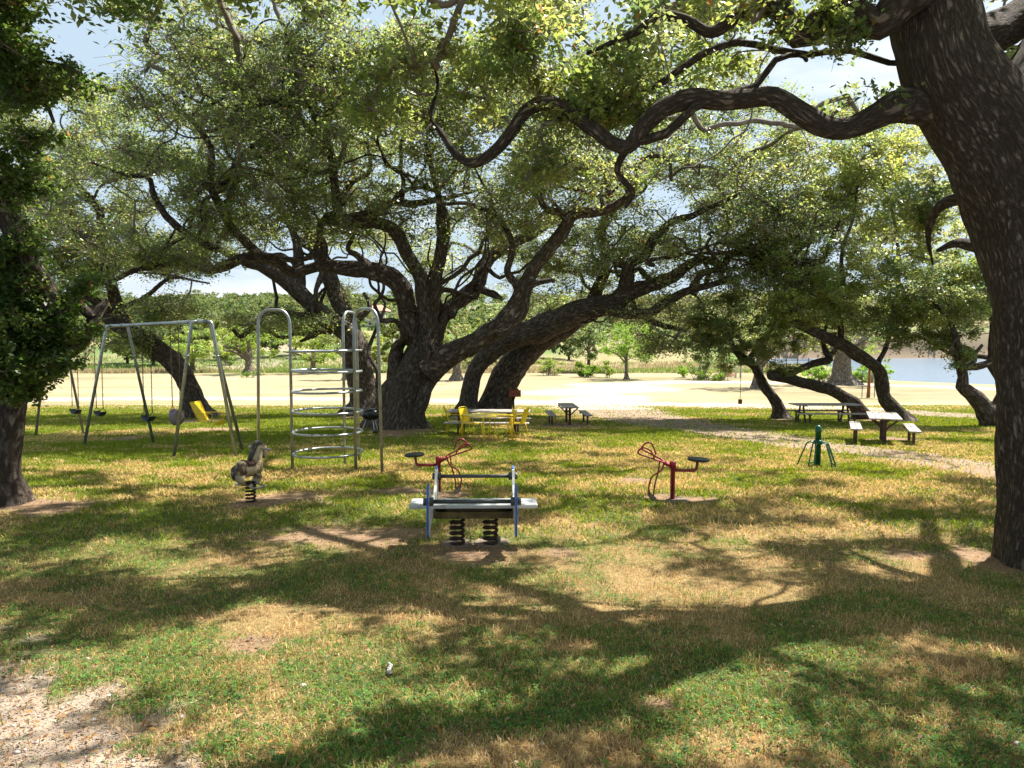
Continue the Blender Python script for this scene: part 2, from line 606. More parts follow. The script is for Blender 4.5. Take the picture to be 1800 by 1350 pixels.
# ------------------------------------------------------------------ trees
def catmull(P, step):
    """P (n,k) control rows -> dense rows, spacing about `step` metres (first three columns are xyz)"""
    P = np.asarray(P, float)
    out = []
    n = len(P)
    for i in range(n - 1):
        p0 = P[max(i - 1, 0)]; p1 = P[i]; p2 = P[i + 1]; p3 = P[min(i + 2, n - 1)]
        L = np.linalg.norm(p2[:3] - p1[:3])
        st = step(p1[3]) if callable(step) else step
        m = max(2, int(L / st))
        for k in range(m):
            t = k / m
            out.append(0.5 * ((2 * p1) + (-p0 + p2) * t + (2 * p0 - 5 * p1 + 4 * p2 - p3) * t * t + (-p0 + 3 * p1 - 3 * p2 + p3) * t ** 3))
    out.append(P[-1])
    return np.array(out)


def tube_arrays(path, rad, sides, rough=0.0, seed=0, cap=True, flare=0.0):
    """swept tube: verts, quads, uv(per vert, seam duplicated)"""
    path = np.asarray(path, float)
    n = len(path)
    T = np.gradient(path, axis=0)
    T /= np.linalg.norm(T, axis=1)[:, None] + 1e-9
    # parallel transport frame, seam starts at the far side
    up = np.array([0, 1.0, 0]) if abs(T[0][1]) < 0.9 else np.array([0, 0, 1.0])
    N = np.zeros_like(path)
    v = up - T[0] * np.dot(up, T[0]); v /= np.linalg.norm(v)
    N[0] = v
    for i in range(1, n):
        v = N[i - 1] - T[i] * np.dot(N[i - 1], T[i])
        v /= np.linalg.norm(v) + 1e-9
        N[i] = v
    B = np.cross(T, N)
    a = np.linspace(0, 2 * math.pi, sides + 1)
    rr = np.repeat(np.asarray(rad, float)[:, None], sides + 1, 1)
    seg = np.concatenate([[0], np.cumsum(np.linalg.norm(np.diff(path, axis=0), axis=1))])
    if rough:
        sa = np.cos(a)[None, :] * 1.4 + 20
        ca = np.sin(a)[None, :] * 1.4 + 20
        vv = (seg / (np.mean(rad) * 2.2))[:, None]
        nn = fbm(sa + vv + seed * 7.1, ca + vv * 0.37 + seed * 3.3, 3) - 0.5
        n2 = fbm(sa * 3 + seed, ca * 3 + vv * 1.5, 2) - 0.5
        rr = rr * (1 + rough * (1.6 * nn + 0.7 * n2))
    if flare:
        h = seg - 0.25
        lob = 0.35 + 0.9 * np.abs(np.cos(2.5 * a + seed)) ** 1.5
        rr = rr * (1 + flare * np.exp(-np.maximum(h, 0) / (rad[0] * .75))[:, None] * lob[None, :])
    V = path[:, None, :] + rr[..., None] * (np.cos(a)[None, :, None] * N[:, None, :] + np.sin(a)[None, :, None] * B[:, None, :])
    V[:, -1] = V[:, 0]
    k = sides + 1
    idx = np.arange(n * k).reshape(n, k)
    Q = np.stack([idx[:-1, :-1], idx[:-1, 1:], idx[1:, 1:], idx[1:, :-1]], -1).reshape(-1, 4)
    circ = 2 * math.pi * float(np.median(rad))
    UV = np.stack([np.repeat(a[None, :] / (2 * math.pi) * circ, n, 0), np.repeat(seg[:, None], k, 1)], -1).reshape(-1, 2)
    V = V.reshape(-1, 3)
    if cap:   # rounded end
        tip = path[-1] + T[-1] * rad[-1] * 0.6
        V = np.vstack([V, tip])
        UV = np.vstack([UV, [0, seg[-1]]])
        ring = idx[-1]
        Q = np.vstack([Q, np.stack([ring[:-1], ring[1:], np.full(sides, len(V) - 1), np.full(sides, len(V) - 1)], -1)]) if False else Q
        TT = np.stack([ring[:-1], ring[1:], np.full(sides, len(V) - 1)], -1)
    else:
        TT = np.zeros((0, 3), int)
    return V, Q, TT, UV


class Acc:
    def __init__(s):
        s.v = []; s.q = []; s.t = []; s.uv = []; s.n = 0

    def add(s, V, Q, T, UV):
        s.v.append(V); s.q.append(Q + s.n); s.t.append(T + s.n); s.uv.append(UV); s.n += len(V)

    def build(s, name, mat, parent, origin=(0, 0, 0)):
        V = np.vstack(s.v) - np.asarray(origin)
        me = mesh_np(name, V, np.vstack(s.q), np.vstack(s.t), True, uv=np.vstack(s.uv))
        return link(name, me, mat, parent)


def expand(pts, dd):
    """[(px,py,w)...] + [(index,depth)...] -> rows x,y,z,r"""
    di = np.interp(range(len(pts)), [d[0] for d in dd], [d[1] for d in dd])
    rows_ = []
    for (px, py, w), d in zip(pts, di):
        p = at(px, py, d)
        rows_.append([*p, w / 1250.0 * d / 2])
    return np.array(rows_)


LEAF_PAL = np.array([[0.075, 0.115, 0.036], [0.10, 0.145, 0.038], [0.135, 0.165, 0.048], [0.06, 0.10, 0.04], [0.17, 0.185, 0.06], [0.125, 0.14, 0.07]]) * 1.3


def leaves(name, C_, rc, k, size, mat, parent, origin, pal=LEAF_PAL, up=0.5, droop=0.0, flat=0.6, odd=0.02, subs=7, twigs=None):
    """leaf quads: k per cluster centre, gathered round a few twig ends inside each cluster"""
    C_ = np.asarray(C_)
    n = len(C_)
    rc = np.broadcast_to(rc, (n,))
    S_ = rng.normal(size=(n, subs, 3))
    S_ /= np.linalg.norm(S_, axis=2)[..., None]
    S_ *= (rng.random((n, subs, 1)) ** 0.5) * rc[:, None, None]
    S_[..., 2] *= flat
    ends = C_[:, None, :] + S_
    L = n * k
    ci = np.repeat(np.arange(n), k)
    si = rng.integers(0, subs, L)
    pos = ends[ci, si] + rng.normal(size=(L, 3)) * (rc[ci] * 0.19)[:, None] * np.array([1, 1, 0.75])
    pos[:, 2] -= droop * np.abs(rng.normal(size=L))
    nrm = rng.normal(size=(L, 3)); nrm[:, 2] = np.abs(nrm[:, 2]) + up
    nrm /= np.linalg.norm(nrm, axis=1)[:, None]
    ax = rng.normal(size=(L, 3)); ax -= nrm * np.sum(ax * nrm, 1)[:, None]
    ax /= np.linalg.norm(ax, axis=1)[:, None]
    bx = np.cross(nrm, ax)
    sz = size * (0.65 + 0.7 * rng.random(L))[:, None]
    V = np.stack([pos - ax * sz * 0.5, pos + bx * sz * 0.26 + nrm * sz * .05, pos + ax * sz * 0.5, pos - bx * sz * 0.26 + nrm * sz * .05], 1)
    cc = pal[rng.integers(0, len(pal), n)][ci] * 0.55 + pal[rng.integers(0, len(pal), L)] * 0.45
    cc = cc * (0.75 + 0.5 * rng.random((L, 1))) * (0.85 + 0.3 * rng.random((n, 1)))[ci]
    o_ = rng.random(L) < odd
    cc[o_] = np.array([0.20, 0.12, 0.045]) * (0.5 + rng.random((o_.sum(), 1)))
    Q = np.arange(L * 4).reshape(L, 4)
    me = mesh_np(name, V.reshape(-1, 3) - np.asarray(origin), Q, col=np.repeat(cc, 4, 0))
    link(name, me, mat, parent)
    return ends


def thin_tubes(A, B, r0, r1):
    """straight 3-sided twigs from A to B (n,3) as arrays"""
    n = len(A)
    T = B - A
    L = np.linalg.norm(T, axis=1)[:, None] + 1e-9
    T = T / L
    v = rng.normal(size=(n, 3)); v -= T * np.sum(T * v, 1)[:, None]; v /= np.linalg.norm(v, axis=1)[:, None]
    w = np.cross(T, v)
    mid = (A + B) / 2 + (v * rng.normal(size=(n, 1)) + w * rng.normal(size=(n, 1))) * L * 0.12
    rings = []
    for P, r in ((A, r0), (mid, (r0 + r1) / 2), (B, r1)):
        for k in range(3):
            a_ = k * 2 * math.pi / 3
            rings.append(P + (v * math.cos(a_) + w * math.sin(a_)) * r)
    V = np.stack(rings, 1)          # n,9,3
    base = (np.arange(n) * 9)[:, None, None]
    q = np.array([[a_ * 3 + k, a_ * 3 + (k + 1) % 3, (a_ + 1) * 3 + (k + 1) % 3, (a_ + 1) * 3 + k] for a_ in (0, 1) for k in range(3)])
    Q = (base + q[None]).reshape(-1, 4)
    return V.reshape(-1, 3), Q


SUNNY = []      # ground ellipses that the photograph shows in the sun


def sun_reject(Cn, prob):
    """drop clusters whose shadow would fall inside a sunlit patch"""
    if not SUNNY:
        return Cn
    g = ground_z(Cn[:, 0], Cn[:, 1])
    h = (Cn[:, 2] - g + 0.2) / S[2]
    sx = Cn[:, 0] - S[0] * h
    sy = Cn[:, 1] - S[1] * h
    ins = np.zeros(len(Cn), bool)
    for (cx, cy, rx, ry) in SUNNY:
        ins |= ((sx - cx) / (rx + .22)) ** 2 + ((sy - cy) / (ry + .22)) ** 2 < 1
    return Cn[~(ins & (rng.random(len(Cn)) < prob))]


def grow(skel, cl, rad_k=0.011, jit=0.19, step=0.36, maxr=0.09, power=0.5):
    """join every cluster centre to the nearest wood, branch by branch; returns chains of (pts, radii)"""
    cl = np.asarray(cl)
    d = np.min(np.linalg.norm(cl[:, None, :] - skel[None, ::2, :3], axis=2), axis=1)
    cl = cl[np.argsort(d)]
    cap = len(skel) + len(cl) * 16 + 10
    P = np.zeros((cap, 3)); P[:len(skel)] = skel[:, :3]
    par = np.full(cap, -1, int)
    n = len(skel); n0 = n
    pen = np.zeros(cap)
    chains = []
    for c in cl:
        D = np.linalg.norm(P[:n] - c, axis=1) + pen[:n]
        # wood should run outward: penalise starting above the goal
        j = int(np.argmin(D + 0.35 * np.maximum(0, P[:n, 2] - c[2])))
        a = P[j]
        L = np.linalg.norm(c - a)
        m = int(min(14, max(2, L / step)))
        t = np.linspace(0, 1, m + 1)[1:, None]
        sag = rng.normal(size=3) * jit * L
        pts = a + (c - a) * t + np.sin(t * math.pi) * sag + rng.normal(size=(m, 3)) * min(0.09, jit * step * 1.3) * np.where(t < 1, 1, 0)
        ids = [j]
        for p in pts:
            P[n] = p; par[n] = ids[-1]; pen[n] = 0.0
            ids.append(n); n += 1
        chains.append(ids)
    cnt = np.zeros(n)
    for ids in chains:
        cnt[ids[-1]] += 1
    for i in range(n - 1, n0 - 1, -1):
        if par[i] >= 0:
            cnt[par[i]] += cnt[i]
    out = []
    for ids in chains:
        r = np.minimum(maxr, rad_k * np.maximum(cnt[ids[1:]], 0.6) ** power)
        r = np.concatenate([[r[0]], r])
        out.append((P[ids], r))
    return out, cl


def make_tree(name, label, limbs, crown, mat=None, group=None, leaf=0.075, k=160, rc=0.5, sides=12, rad_k=0.011, reject=0.0,
              pal=LEAF_PAL, leafmat=None, twigr=0.004, cat='tree', rough=0.22, step=0.16, subs=7, extra=None, odd=0.02, maxr=.09, skel_from=0.35, flat=.6, keep=None, high=None, wild=0, curvy=False):
    """limbs: [(kind, pts, depths)]; first is the trunk. crown: [(px,py,d,rx,ry,rd,n)] ellipsoids"""
    mat = mat or M_BARK
    leafmat = leafmat or M_LEAF
    first = expand(*limbs[0][1:])
    o = first[0, :3].copy()
    o[2] = gz(o[0], o[1])
    root = empty(name, o, 0, label, cat, group)
    skel = []
    trunk = Acc()
    for li, (kind, pts, dd) in enumerate(limbs):
        rws = expand(pts, dd)
        if li == 0 or kind == 'stem':
            b0 = rws[0].copy(); b0[2] = gz(b0[0], b0[1]) - 0.25; b0[3] *= 1.12
            if b0[2] < rws[0][2] - .05:
                rws = np.vstack([b0, rws])
        rr = catmull(rws, lambda r: max(0.05, min(step, r * 0.7)))
        rr[:, 3] = np.maximum(rr[:, 3], 0.006)
        # crooked growth
        L = np.concatenate([[0], np.cumsum(np.linalg.norm(np.diff(rr[:, :3], axis=0), axis=1))])
        for ax in range(3):
            w = (fbm(L * 1.1 + li * 13.7 + ax * 31, np.full(len(L), li * 3.1 + ax), 3) - 0.5)
            rr[:, ax] += w * np.minimum(rr[:, 3] * 0.9, 0.10) * smooth(0, 1.0, L)
        Vv = tube_arrays(rr[:, :3], rr[:, 3], sides if rr[:, 3].max() > .06 else max(6, sides // 2), rough, seed=li + len(name), flare=(.22 if sides > 40 else .48) if kind in ('trunk', 'stem') and rr[0, 3] > .12 else 0)
        if kind in ('trunk', 'stem'):
            trunk.add(*Vv)
        else:
            A = Acc(); A.add(*Vv); A.build('limb', mat, root, o)
        s0 = int(len(rr) * (skel_from if kind in ('trunk', 'stem') else 0.12))
        skel.append(rr[s0:])
    trunk.build('trunk', mat, root, o)
    skel = np.vstack(skel)
    cl = []
    for (px, py, d, rx, ry, rd, nn) in crown:
        c = at(px, py, d)
        e = rng.normal(size=(nn, 3)); e /= np.linalg.norm(e, axis=1)[:, None]
        e *= (rng.random((nn, 1)) ** 0.42)
        cl.append(c + e * np.array([rx / 1250 * d, rd, ry / 1250 * d]))
    if extra is not None:
        cl.append(extra)
    cl = np.vstack(cl)
    g = ground_z(cl[:, 0], cl[:, 1])
    cl = cl[cl[:, 2] > g + 0.5]
    if reject:
        cl = sun_reject(cl, reject)
    if keep is not None:
        cl = cl[keep(cl)]
    # crooked secondary limbs wandering out through the crown
    wl = Acc()
    allc = cl if high is None else np.vstack([cl, high])
    for wi in range(wild):
        cand = skel[(skel[:, 3] > .05)]
        s_ = cand[rng.integers(0, len(cand))]
        dd_ = np.linalg.norm(cl - s_[:3], axis=1)
        ok_ = np.where((dd_ > 1.8) & (dd_ < 6.5) & (cl[:, 2] > s_[2] - .6))[0]
        if not len(ok_):
            continue
        g_ = cl[rng.choice(ok_)]
        L_ = np.linalg.norm(g_ - s_[:3]); m_ = int(L_ / .42) + 2
        p_ = s_[:3].copy(); h_ = (g_ - p_) / L_ + rng.normal(size=3) * .5
        pts_ = [p_.copy()]
        for q_ in range(m_):
            to = g_ - p_; to /= np.linalg.norm(to) + 1e-6
            h_ = .58 * h_ + .42 * to + rng.normal(size=3) * .34
            h_ /= np.linalg.norm(h_)
            p_ = p_ + h_ * L_ / m_ * 1.12
            pts_.append(p_.copy())
            if np.linalg.norm(g_ - p_) < L_ / m_ * 1.3:
                break
        r0_ = min(s_[3] * .66, .085 + .07 * rng.random()); 
        rr_ = catmull(np.column_stack([pts_, np.linspace(r0_, .022, len(pts_))]), .14)
        wl.add(*tube_arrays(rr_[:, :3], np.maximum(rr_[:, 3], .015), 8, .25, seed=wi))
        skel = np.vstack([skel, rr_[2:]])
    if wl.n:
        wl.build('side_limbs', mat, root, o)
    nlow = len(cl)
    chains, cl_ = grow(skel, cl if high is None else np.vstack([cl, high]), rad_k, maxr=maxr)
    A = Acc()
    for pts, rad in chains:
        if len(pts) > 2 and (curvy or rad[0] > .018):
            q_ = catmull(np.column_stack([pts, rad]), .09 if curvy else .2)
            pts, rad = q_[:, :3], np.maximum(q_[:, 3], .002)
        A.add(*tube_arrays(pts, rad, 6 if rad[0] > .03 else 4, 0))
    rcv = rc * (0.7 + 0.6 * rng.random(len(cl)))
    if high is not None:
        leaves('crown', high, .5 * (.7 + .6 * rng.random(len(high))), 170, .11, leafmat, root, o, pal=pal, subs=9, flat=.7)  # added leaf clusters, mostly out of view, put in to shade the ground
    ends = leaves('crown', cl, rcv, k, leaf, leafmat, root, o, pal=pal, subs=subs, odd=odd, flat=flat)
    Aa = np.repeat(cl, subs, 0); Bb = ends.reshape(-1, 3)
    lng = rng.random(len(Aa)) < .22
    Bb = np.where(lng[:, None], Aa + (Bb - Aa) * 1.9, Bb)
    V, Q = thin_tubes(Aa, Bb, twigr * 1.9, twigr * 0.8)
    A.add(V, Q, np.zeros((0, 3), int), np.zeros((len(V), 2)))
    A.build('branches', M_TWIG if mat is not M_BARK_PALE else mat, root, o)
    return root

SUNNY = [gpx(*p) for p in [
    (350, 1142, 130, 55), (290, 1013, 170, 20), (556, 955, 110, 13), (175, 975, 100, 14), (130, 1290, 230, 85), (20, 1200, 80, 40),
    (450, 1080, 60, 18), (690, 1108, 105, 36), (970, 1060, 130, 42), (1110, 1030, 100, 20), (1170, 1230, 110, 60), (1080, 975, 110, 14),
    (770, 1060, 35, 11), (985, 972, 45, 12), (1260, 1290, 170, 80), (1660, 1080, 80, 17), (1755, 1180, 70, 55), (1570, 990, 90, 11),
    (1300, 1060, 120, 18), (1440, 935, 110, 12), (1500, 872, 200, 7), (1240, 960, 70, 11), (450, 850, 120, 10), (1000, 800, 150, 9),
    (1100, 850, 180, 10), (1500, 815, 120, 6), (300, 820, 150, 8), (560, 812, 90, 6), (1330, 845, 110, 7), (640, 905, 60, 8), (850, 945, 90, 8),
    (860, 764, 100, 13), (1555, 745, 60, 10), (1650, 930, 80, 8), (850, 800, 100, 6), (1180, 795, 60, 6), (1450, 1330, 120, 30)]]

HOLES = [(1475, 140, 84, 30), (1345, 98, 26, 36), (1405, 108, 40, 30), (1548, 100, 18, 26), (120, 28, 48, 42), (455, 12, 32, 26), (95, 70, 35, 16), (440, 505, 72, 34),
         (530, 512, 30, 26), (360, 510, 40, 16), (690, 508, 34, 22), (610, 455, 60, 10), (660, 20, 42, 18), (830, 28, 40, 22), (1075, 40, 26, 14), (985, 95, 24, 16),
         (1150, 338, 22, 14), (1195, 360, 26, 16), (1742, 92, 26, 26), (270, 330, 30, 10), (290, 390, 34, 12), (110, 205, 30, 10), (235, 505, 30, 14), (1105, 250, 18, 10), (880, 262, 20, 16),
         (870, 470, 40, 12), (325, 245, 18, 10), (170, 340, 24, 12)]


def project(P):
    x = P[:, 0]; y = P[:, 1]; z = P[:, 2] - CZ
    d = y * CP - z * SP
    v = z * CP + y * SP
    return 900 + 1250 * x / np.maximum(d, .1), 675 - 1250 * v / np.maximum(d, .1), d


def not_hole(P, grow_=0.32):
    px, py, d = project(P)
    ok = np.ones(len(P), bool)
    g = grow_ * 1250 / np.maximum(d, 1)
    g = np.minimum(g, 26)
    for (cx, cy, rx, ry) in HOLES:
        ok &= ((px - cx) / (rx + g)) ** 2 + ((py - cy) / (ry + g)) ** 2 > 1
    return ok


def near_keep(P):
    px, py, d = project(P)
    infr = (px > -30) & (px < 1830) & (py > -30) & (py < 1380) & (d > 0)
    allow = ((py < 130) & (px > 850) & (px < 1330)) | ((py < 60) & (px < 250))
    return (~infr | allow) & not_hole(P, .25)


# ---- the great oak by the right edge
def W(rows_):
    return np.array(rows_, float)


_expand0 = expand


def expand(pts, dd):
    if isinstance(pts, np.ndarray):
        return pts
    return _expand0(pts, dd)


ex = np.stack([rng.uniform(-6.5, 14, 1500), rng.uniform(1.5, 15.5, 1500), rng.uniform(5.0, 9.0, 1500)], 1)  # unseen leaf clusters above the frame, added to shade the foreground
ex2 = np.stack([rng.uniform(-10, 0, 330), rng.uniform(5, 15, 330), rng.uniform(5.6, 9, 330)], 1)
ex = np.vstack([ex, ex2])
ex = sun_reject(ex, .97)
ex = ex[near_keep(ex)]
print('T1 high', len(ex))
T1L = [
    ('trunk', [(1878, 1035, 215), (1868, 985, 184), (1858, 900, 164), (1852, 800, 154), (1842, 680, 150), (1830, 560, 150), (1814, 450, 154), (1792, 350, 158), (1752, 260, 164), (1700, 180, 156), (1662, 100, 144), (1640, 0, 132), (1640, -110, 106), (1660, -230, 80), (1680, -380, 50)], [(0, 7.0), (10, 7.0), (14, 7.8)]),
    ('limb', [(1760, 270, 120), (1800, 190, 118), (1850, 100, 110), (1920, 0, 100), (2010, -110, 80), (2100, -260, 60)], [(0, 7.0), (5, 7.6)]),
    ('limb', [(1665, 196, 60), (1590, 186, 55), (1545, 203, 44), (1500, 224, 37), (1455, 220, 37), (1410, 195, 36), (1365, 170, 34), (1325, 174, 32), (1270, 181, 34), (1215, 178, 34), (1165, 195, 32), (1130, 226, 30), (1105, 258, 25), (1075, 252, 24), (1040, 226, 26), (1000, 198, 26), (960, 186, 25), (925, 196, 22), (895, 230, 21), (865, 265, 20), (830, 285, 17), (798, 268, 13), (775, 235, 10), (758, 205, 8), (770, 150, 6), (762, 110, 4)], [(0, 7.0), (6, 7.1), (16, 7.9), (25, 8.4)]),
    ('limb', [(1640, -30, 68), (1585, 5, 63), (1540, 46, 51), (1505, 28, 44), (1470, 8, 41), (1432, 46, 44), (1404, 62, 46), (1375, 22, 36), (1340, 14, 29), (1300, 25, 26), (1250, 56, 20), (1205, 34, 17), (1160, 28, 17), (1120, 56, 14), (1065, 80, 8), (1032, 94, 6)], [(0, 6.8), (15, 7.9)]),
    ('limb', [(1690, 70, 70), (1745, 56, 66), (1810, 16, 60), (1880, -40, 50)], [(0, 7.2), (3, 8.2)]),
    ('limb', [(1810, 400, 40), (1745, 362, 28), (1695, 350, 23), (1655, 362, 19), (1636, 392, 14), (1632, 425, 8), (1640, 465, 3)], [(0, 7.5), (6, 9.3)]),
    ('limb', [(1810, 460, 40), (1750, 446, 27), (1712, 432, 22), (1680, 428, 14), (1650, 440, 7)], [(0, 7.5), (4, 9.0)]),
    ('limb', [(1105, 256, 14), (1085, 300, 11), (1112, 338, 10), (1100, 365, 6)], [(0, 7.9), (3, 8.2)]),
    ('limb', W([(4.2, 6.9, 5.4, .18), (3.4, 6.3, 6.3, .14), (2.0, 5.8, 7.0, .11), (0.4, 5.6, 7.2, .09), (-1.5, 6.0, 7.3, .07), (-3.5, 6.8, 7.5, .07), (-5.2, 7.4, 7.6, .04)]), None),  # this and the following limbs are added out of view, carrying the shading clusters
    ('limb', W([(4.0, 6.8, 5.6, .16), (4.0, 8.4, 6.6, .12), (3.2, 10.0, 7.2, .09), (1.8, 11.6, 7.4, .1), (0.6, 13.0, 7.5, .05)]), None),
    ('limb', W([(6.0, 7.2, 5.2, .26), (7.6, 7.0, 6.4, .2), (9.4, 6.4, 7.0, .14), (11.2, 5.8, 7.2, .07)]), None),
    ('limb', W([(6.2, 7.6, 5.0, .22), (7.4, 9.2, 6.2, .18), (8.6, 11.2, 6.9, .12), (9.6, 13.0, 7.2, .06)]), None),
]
T1C = [(1480, 74, 7.2, 70, 22, .3, 16), (1550, 160, 7.5, 24, 36, .3, 5), (1755, 95, 8.6, 50, 30, .5, 14), (1360, 160, 7.3, 46, 12, .2, 9), (1450, 200, 7.1, 60, 12, .2, 6), (1130, 196, 7.8, 50, 14, .2, 8), (1430, 70, 7.1, 60, 24, .3, 9), (1000, 190, 8.0, 60, 18, .3, 10), (1060, 60, 7.6, 190, 60, .8, 58), (1250, 110, 7.6, 110, 60, .6, 32), (940, 130, 8.1, 90, 70, .7, 28), (780, 160, 8.4, 110, 90, .8, 42), (1080, 180, 7.9, 120, 60, .5, 20),
       (1460, 60, 7.2, 70, 40, .3, 10), (1350, 15, 7.3, 60, 25, .3, 10), (940, 290, 8.2, 60, 30, .4, 10), (1655, 330, 9.0, 60, 60, .5, 15), (1620, 400, 9.2, 40, 50, .4, 10), (1755, 110, 8.0, 60, 30, .4, 8), (1280, 205, 7.6, 130, 22, .3, 8), (640, 200, 8.5, 70, 60, .6, 12)]
make_tree('oak_tree', 'massive near oak with deeply furrowed bark and a long sinuous limb reaching left', T1L, T1C, mat=M_BARK_NEAR, leaf=0.072, k=170, rc=0.34, sides=44, reject=.9,
          rad_k=0.0075, rough=0.16, step=0.07, subs=9, high=ex, wild=4, curvy=True, odd=.015, keep=not_hole, twigr=.0022)

# ---- dark oak at the left edge
T6L = [
    ('trunk', [(8, 890, 64), (14, 865, 54), (10, 820, 52), (14, 760, 54), (22, 700, 50), (42, 660, 44), (78, 636, 40), (112, 612, 34), (112, 575, 30), (92, 530, 32), (62, 480, 32), (34, 425, 34), (10, 375, 34), (-25, 300, 32), (-60, 200, 28), (-50, 90, 22)], [(0, 10.2), (7, 10.0), (15, 8.4)]),
    ('limb', [(96, 628, 32), (128, 612, 26), (146, 594, 24), (160, 568, 20), (170, 551, 18), (180, 537, 14), (186, 528, 10)], [(0, 10.0), (6, 10.6)]),
    ('limb', [(165, 560, 16), (148, 545, 16), (134, 532, 13), (126, 515, 9)], [(0, 10.3), (3, 10.4)]),
    ('limb', [(-50, 230, 30), (-10, 180, 18), (25, 160, 13), (48, 150, 12), (80, 180, 8), (95, 215, 5)], [(0, 8.9), (5, 8.6)]),
    ('limb', [(40, 156, 9), (60, 112, 7), (110, 115, 6), (145, 130, 4)], [(0, 8.6), (3, 8.5)]),
]
T6C = [(28, 420, 9.2, 44, 60, .4, 18), (20, 310, 8.8, 50, 60, .5, 16), (70, 250, 8.8, 36, 40, .4, 7), (92, 560, 9.7, 36, 40, .4, 12), (36, 690, 9.6, 44, 20, .4, 9), (35, 560, 9.6, 75, 70, .6, 90), (30, 640, 9.6, 66, 46, .6, 54), (110, 640, 9.7, 24, 20, .3, 8), (60, 130, 8.6, 75, 70, .8, 51), (20, 30, 8.6, 60, 36, .6, 15), (130, 590, 9.9, 26, 30, .3, 9), (10, 470, 9.4, 45, 55, .6, 24), (150, 500, 10.2, 40, 24, .4, 8),
       (-160, 200, 8.6, 150, 180, 1.6, 60)]
ex6 = np.stack([rng.uniform(-12, -4, 130), rng.uniform(6, 13, 130), rng.uniform(5.2, 8, 130)], 1)  # more unseen clusters, added over the left side for their shade
ex6 = sun_reject(ex6, .9)
ex6 = ex6[near_keep(ex6)]
T6L.append(('limb', W([(-6.6, 8.4, 5.0, .13), (-6.4, 8.6, 6.2, .11), (-7.2, 9.4, 7.2, .08), (-8.2, 10.2, 7.6, .05)]), None))  # off-frame limb added to hold the shading clusters
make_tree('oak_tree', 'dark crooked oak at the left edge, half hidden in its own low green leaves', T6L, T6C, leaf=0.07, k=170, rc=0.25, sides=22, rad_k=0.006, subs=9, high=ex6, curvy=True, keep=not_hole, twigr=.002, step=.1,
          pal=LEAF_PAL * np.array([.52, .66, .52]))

# ---- the central many-stemmed oak
exT2 = np.stack([rng.uniform(-16, 15, 1500), rng.uniform(9, 24, 1500), rng.uniform(5.5, 13, 1500)], 1)  # overhead clusters added above the view to streak the middle ground with shade
_px, _py, _d = project(exT2)
exT2 = exT2[(_py < -25) & (exT2[:, 2] < 1.65 + .466 * exT2[:, 1] + 3.2) & (np.hypot((exT2[:, 0] + 3) / 17, (exT2[:, 1] - 22) / 15) < 1)]
exT2 = exT2[fbm(exT2[:, 0] * .35, exT2[:, 1] * .35, 3) > .44]
exT2 = sun_reject(exT2, .9)[:450]
SHADE = [(150, 845, 130, 8), (330, 880, 80, 8), (230, 790, 120, 5), (100, 762, 100, 5), (560, 832, 70, 6), (480, 772, 100, 5), (1000, 830, 120, 6), (900, 905, 60, 8), (1010, 892, 90, 10),
         (1150, 906, 120, 8), (1350, 882, 160, 7), (1600, 882, 140, 9), (1300, 912, 120, 9), (1500, 905, 130, 7), (1640, 962, 90, 7), (700, 790, 80, 5), (1250, 815, 80, 4), (250, 915, 150, 12),
         (120, 940, 120, 12), (1450, 966, 140, 8), (860, 862, 60, 5), (1700, 850, 60, 6), (1180, 942, 110, 8), (640, 870, 70, 7), (420, 930, 60, 9), (1350, 770, 160, 5), (1200, 745, 120, 5), (1100, 735, 60, 3),
         (1620, 775, 120, 4), (1560, 800, 100, 4), (750, 775, 90, 4), (950, 770, 70, 4), (300, 762, 120, 4), (560, 862, 60, 6), (1080, 800, 60, 4), (1420, 850, 90, 5)]
shp = []  # clusters added up-sun of each SHADE ellipse so their shadows land there
for q_ in SHADE:
    cx_, cy_, rx_, ry_ = gpx(*q_)
    for k_ in range(int(min(16, 2 + rx_ * ry_ * 3.14 * 1.5))):
        a_ = rng.uniform(0, 6.283); r_ = rng.random() ** .5
        gx_, gy_ = cx_ + math.cos(a_) * rx_ * r_, cy_ + math.sin(a_) * ry_ * r_
        g0 = gz(gx_, gy_)
        for h_ in np.arange(5.5, 13.2, .3):
            p_ = np.array([gx_, gy_, g0]) + S * (h_ / S[2])
            _x, _y, _d2 = project(p_[None])
            if _y[0] < -25 or _x[0] > 1860:
                break
        if h_ > 12.5:
            p_ = np.array([gx_, gy_, g0]) + S * (rng.uniform(9.5, 11.5) / S[2])
        shp.append(p_ + rng.normal(size=3) * .15 + S * rng.uniform(0, .8))
shp = np.array(shp)
exT2 = np.vstack([exT2, shp])
print('T2 high', len(exT2), len(shp))
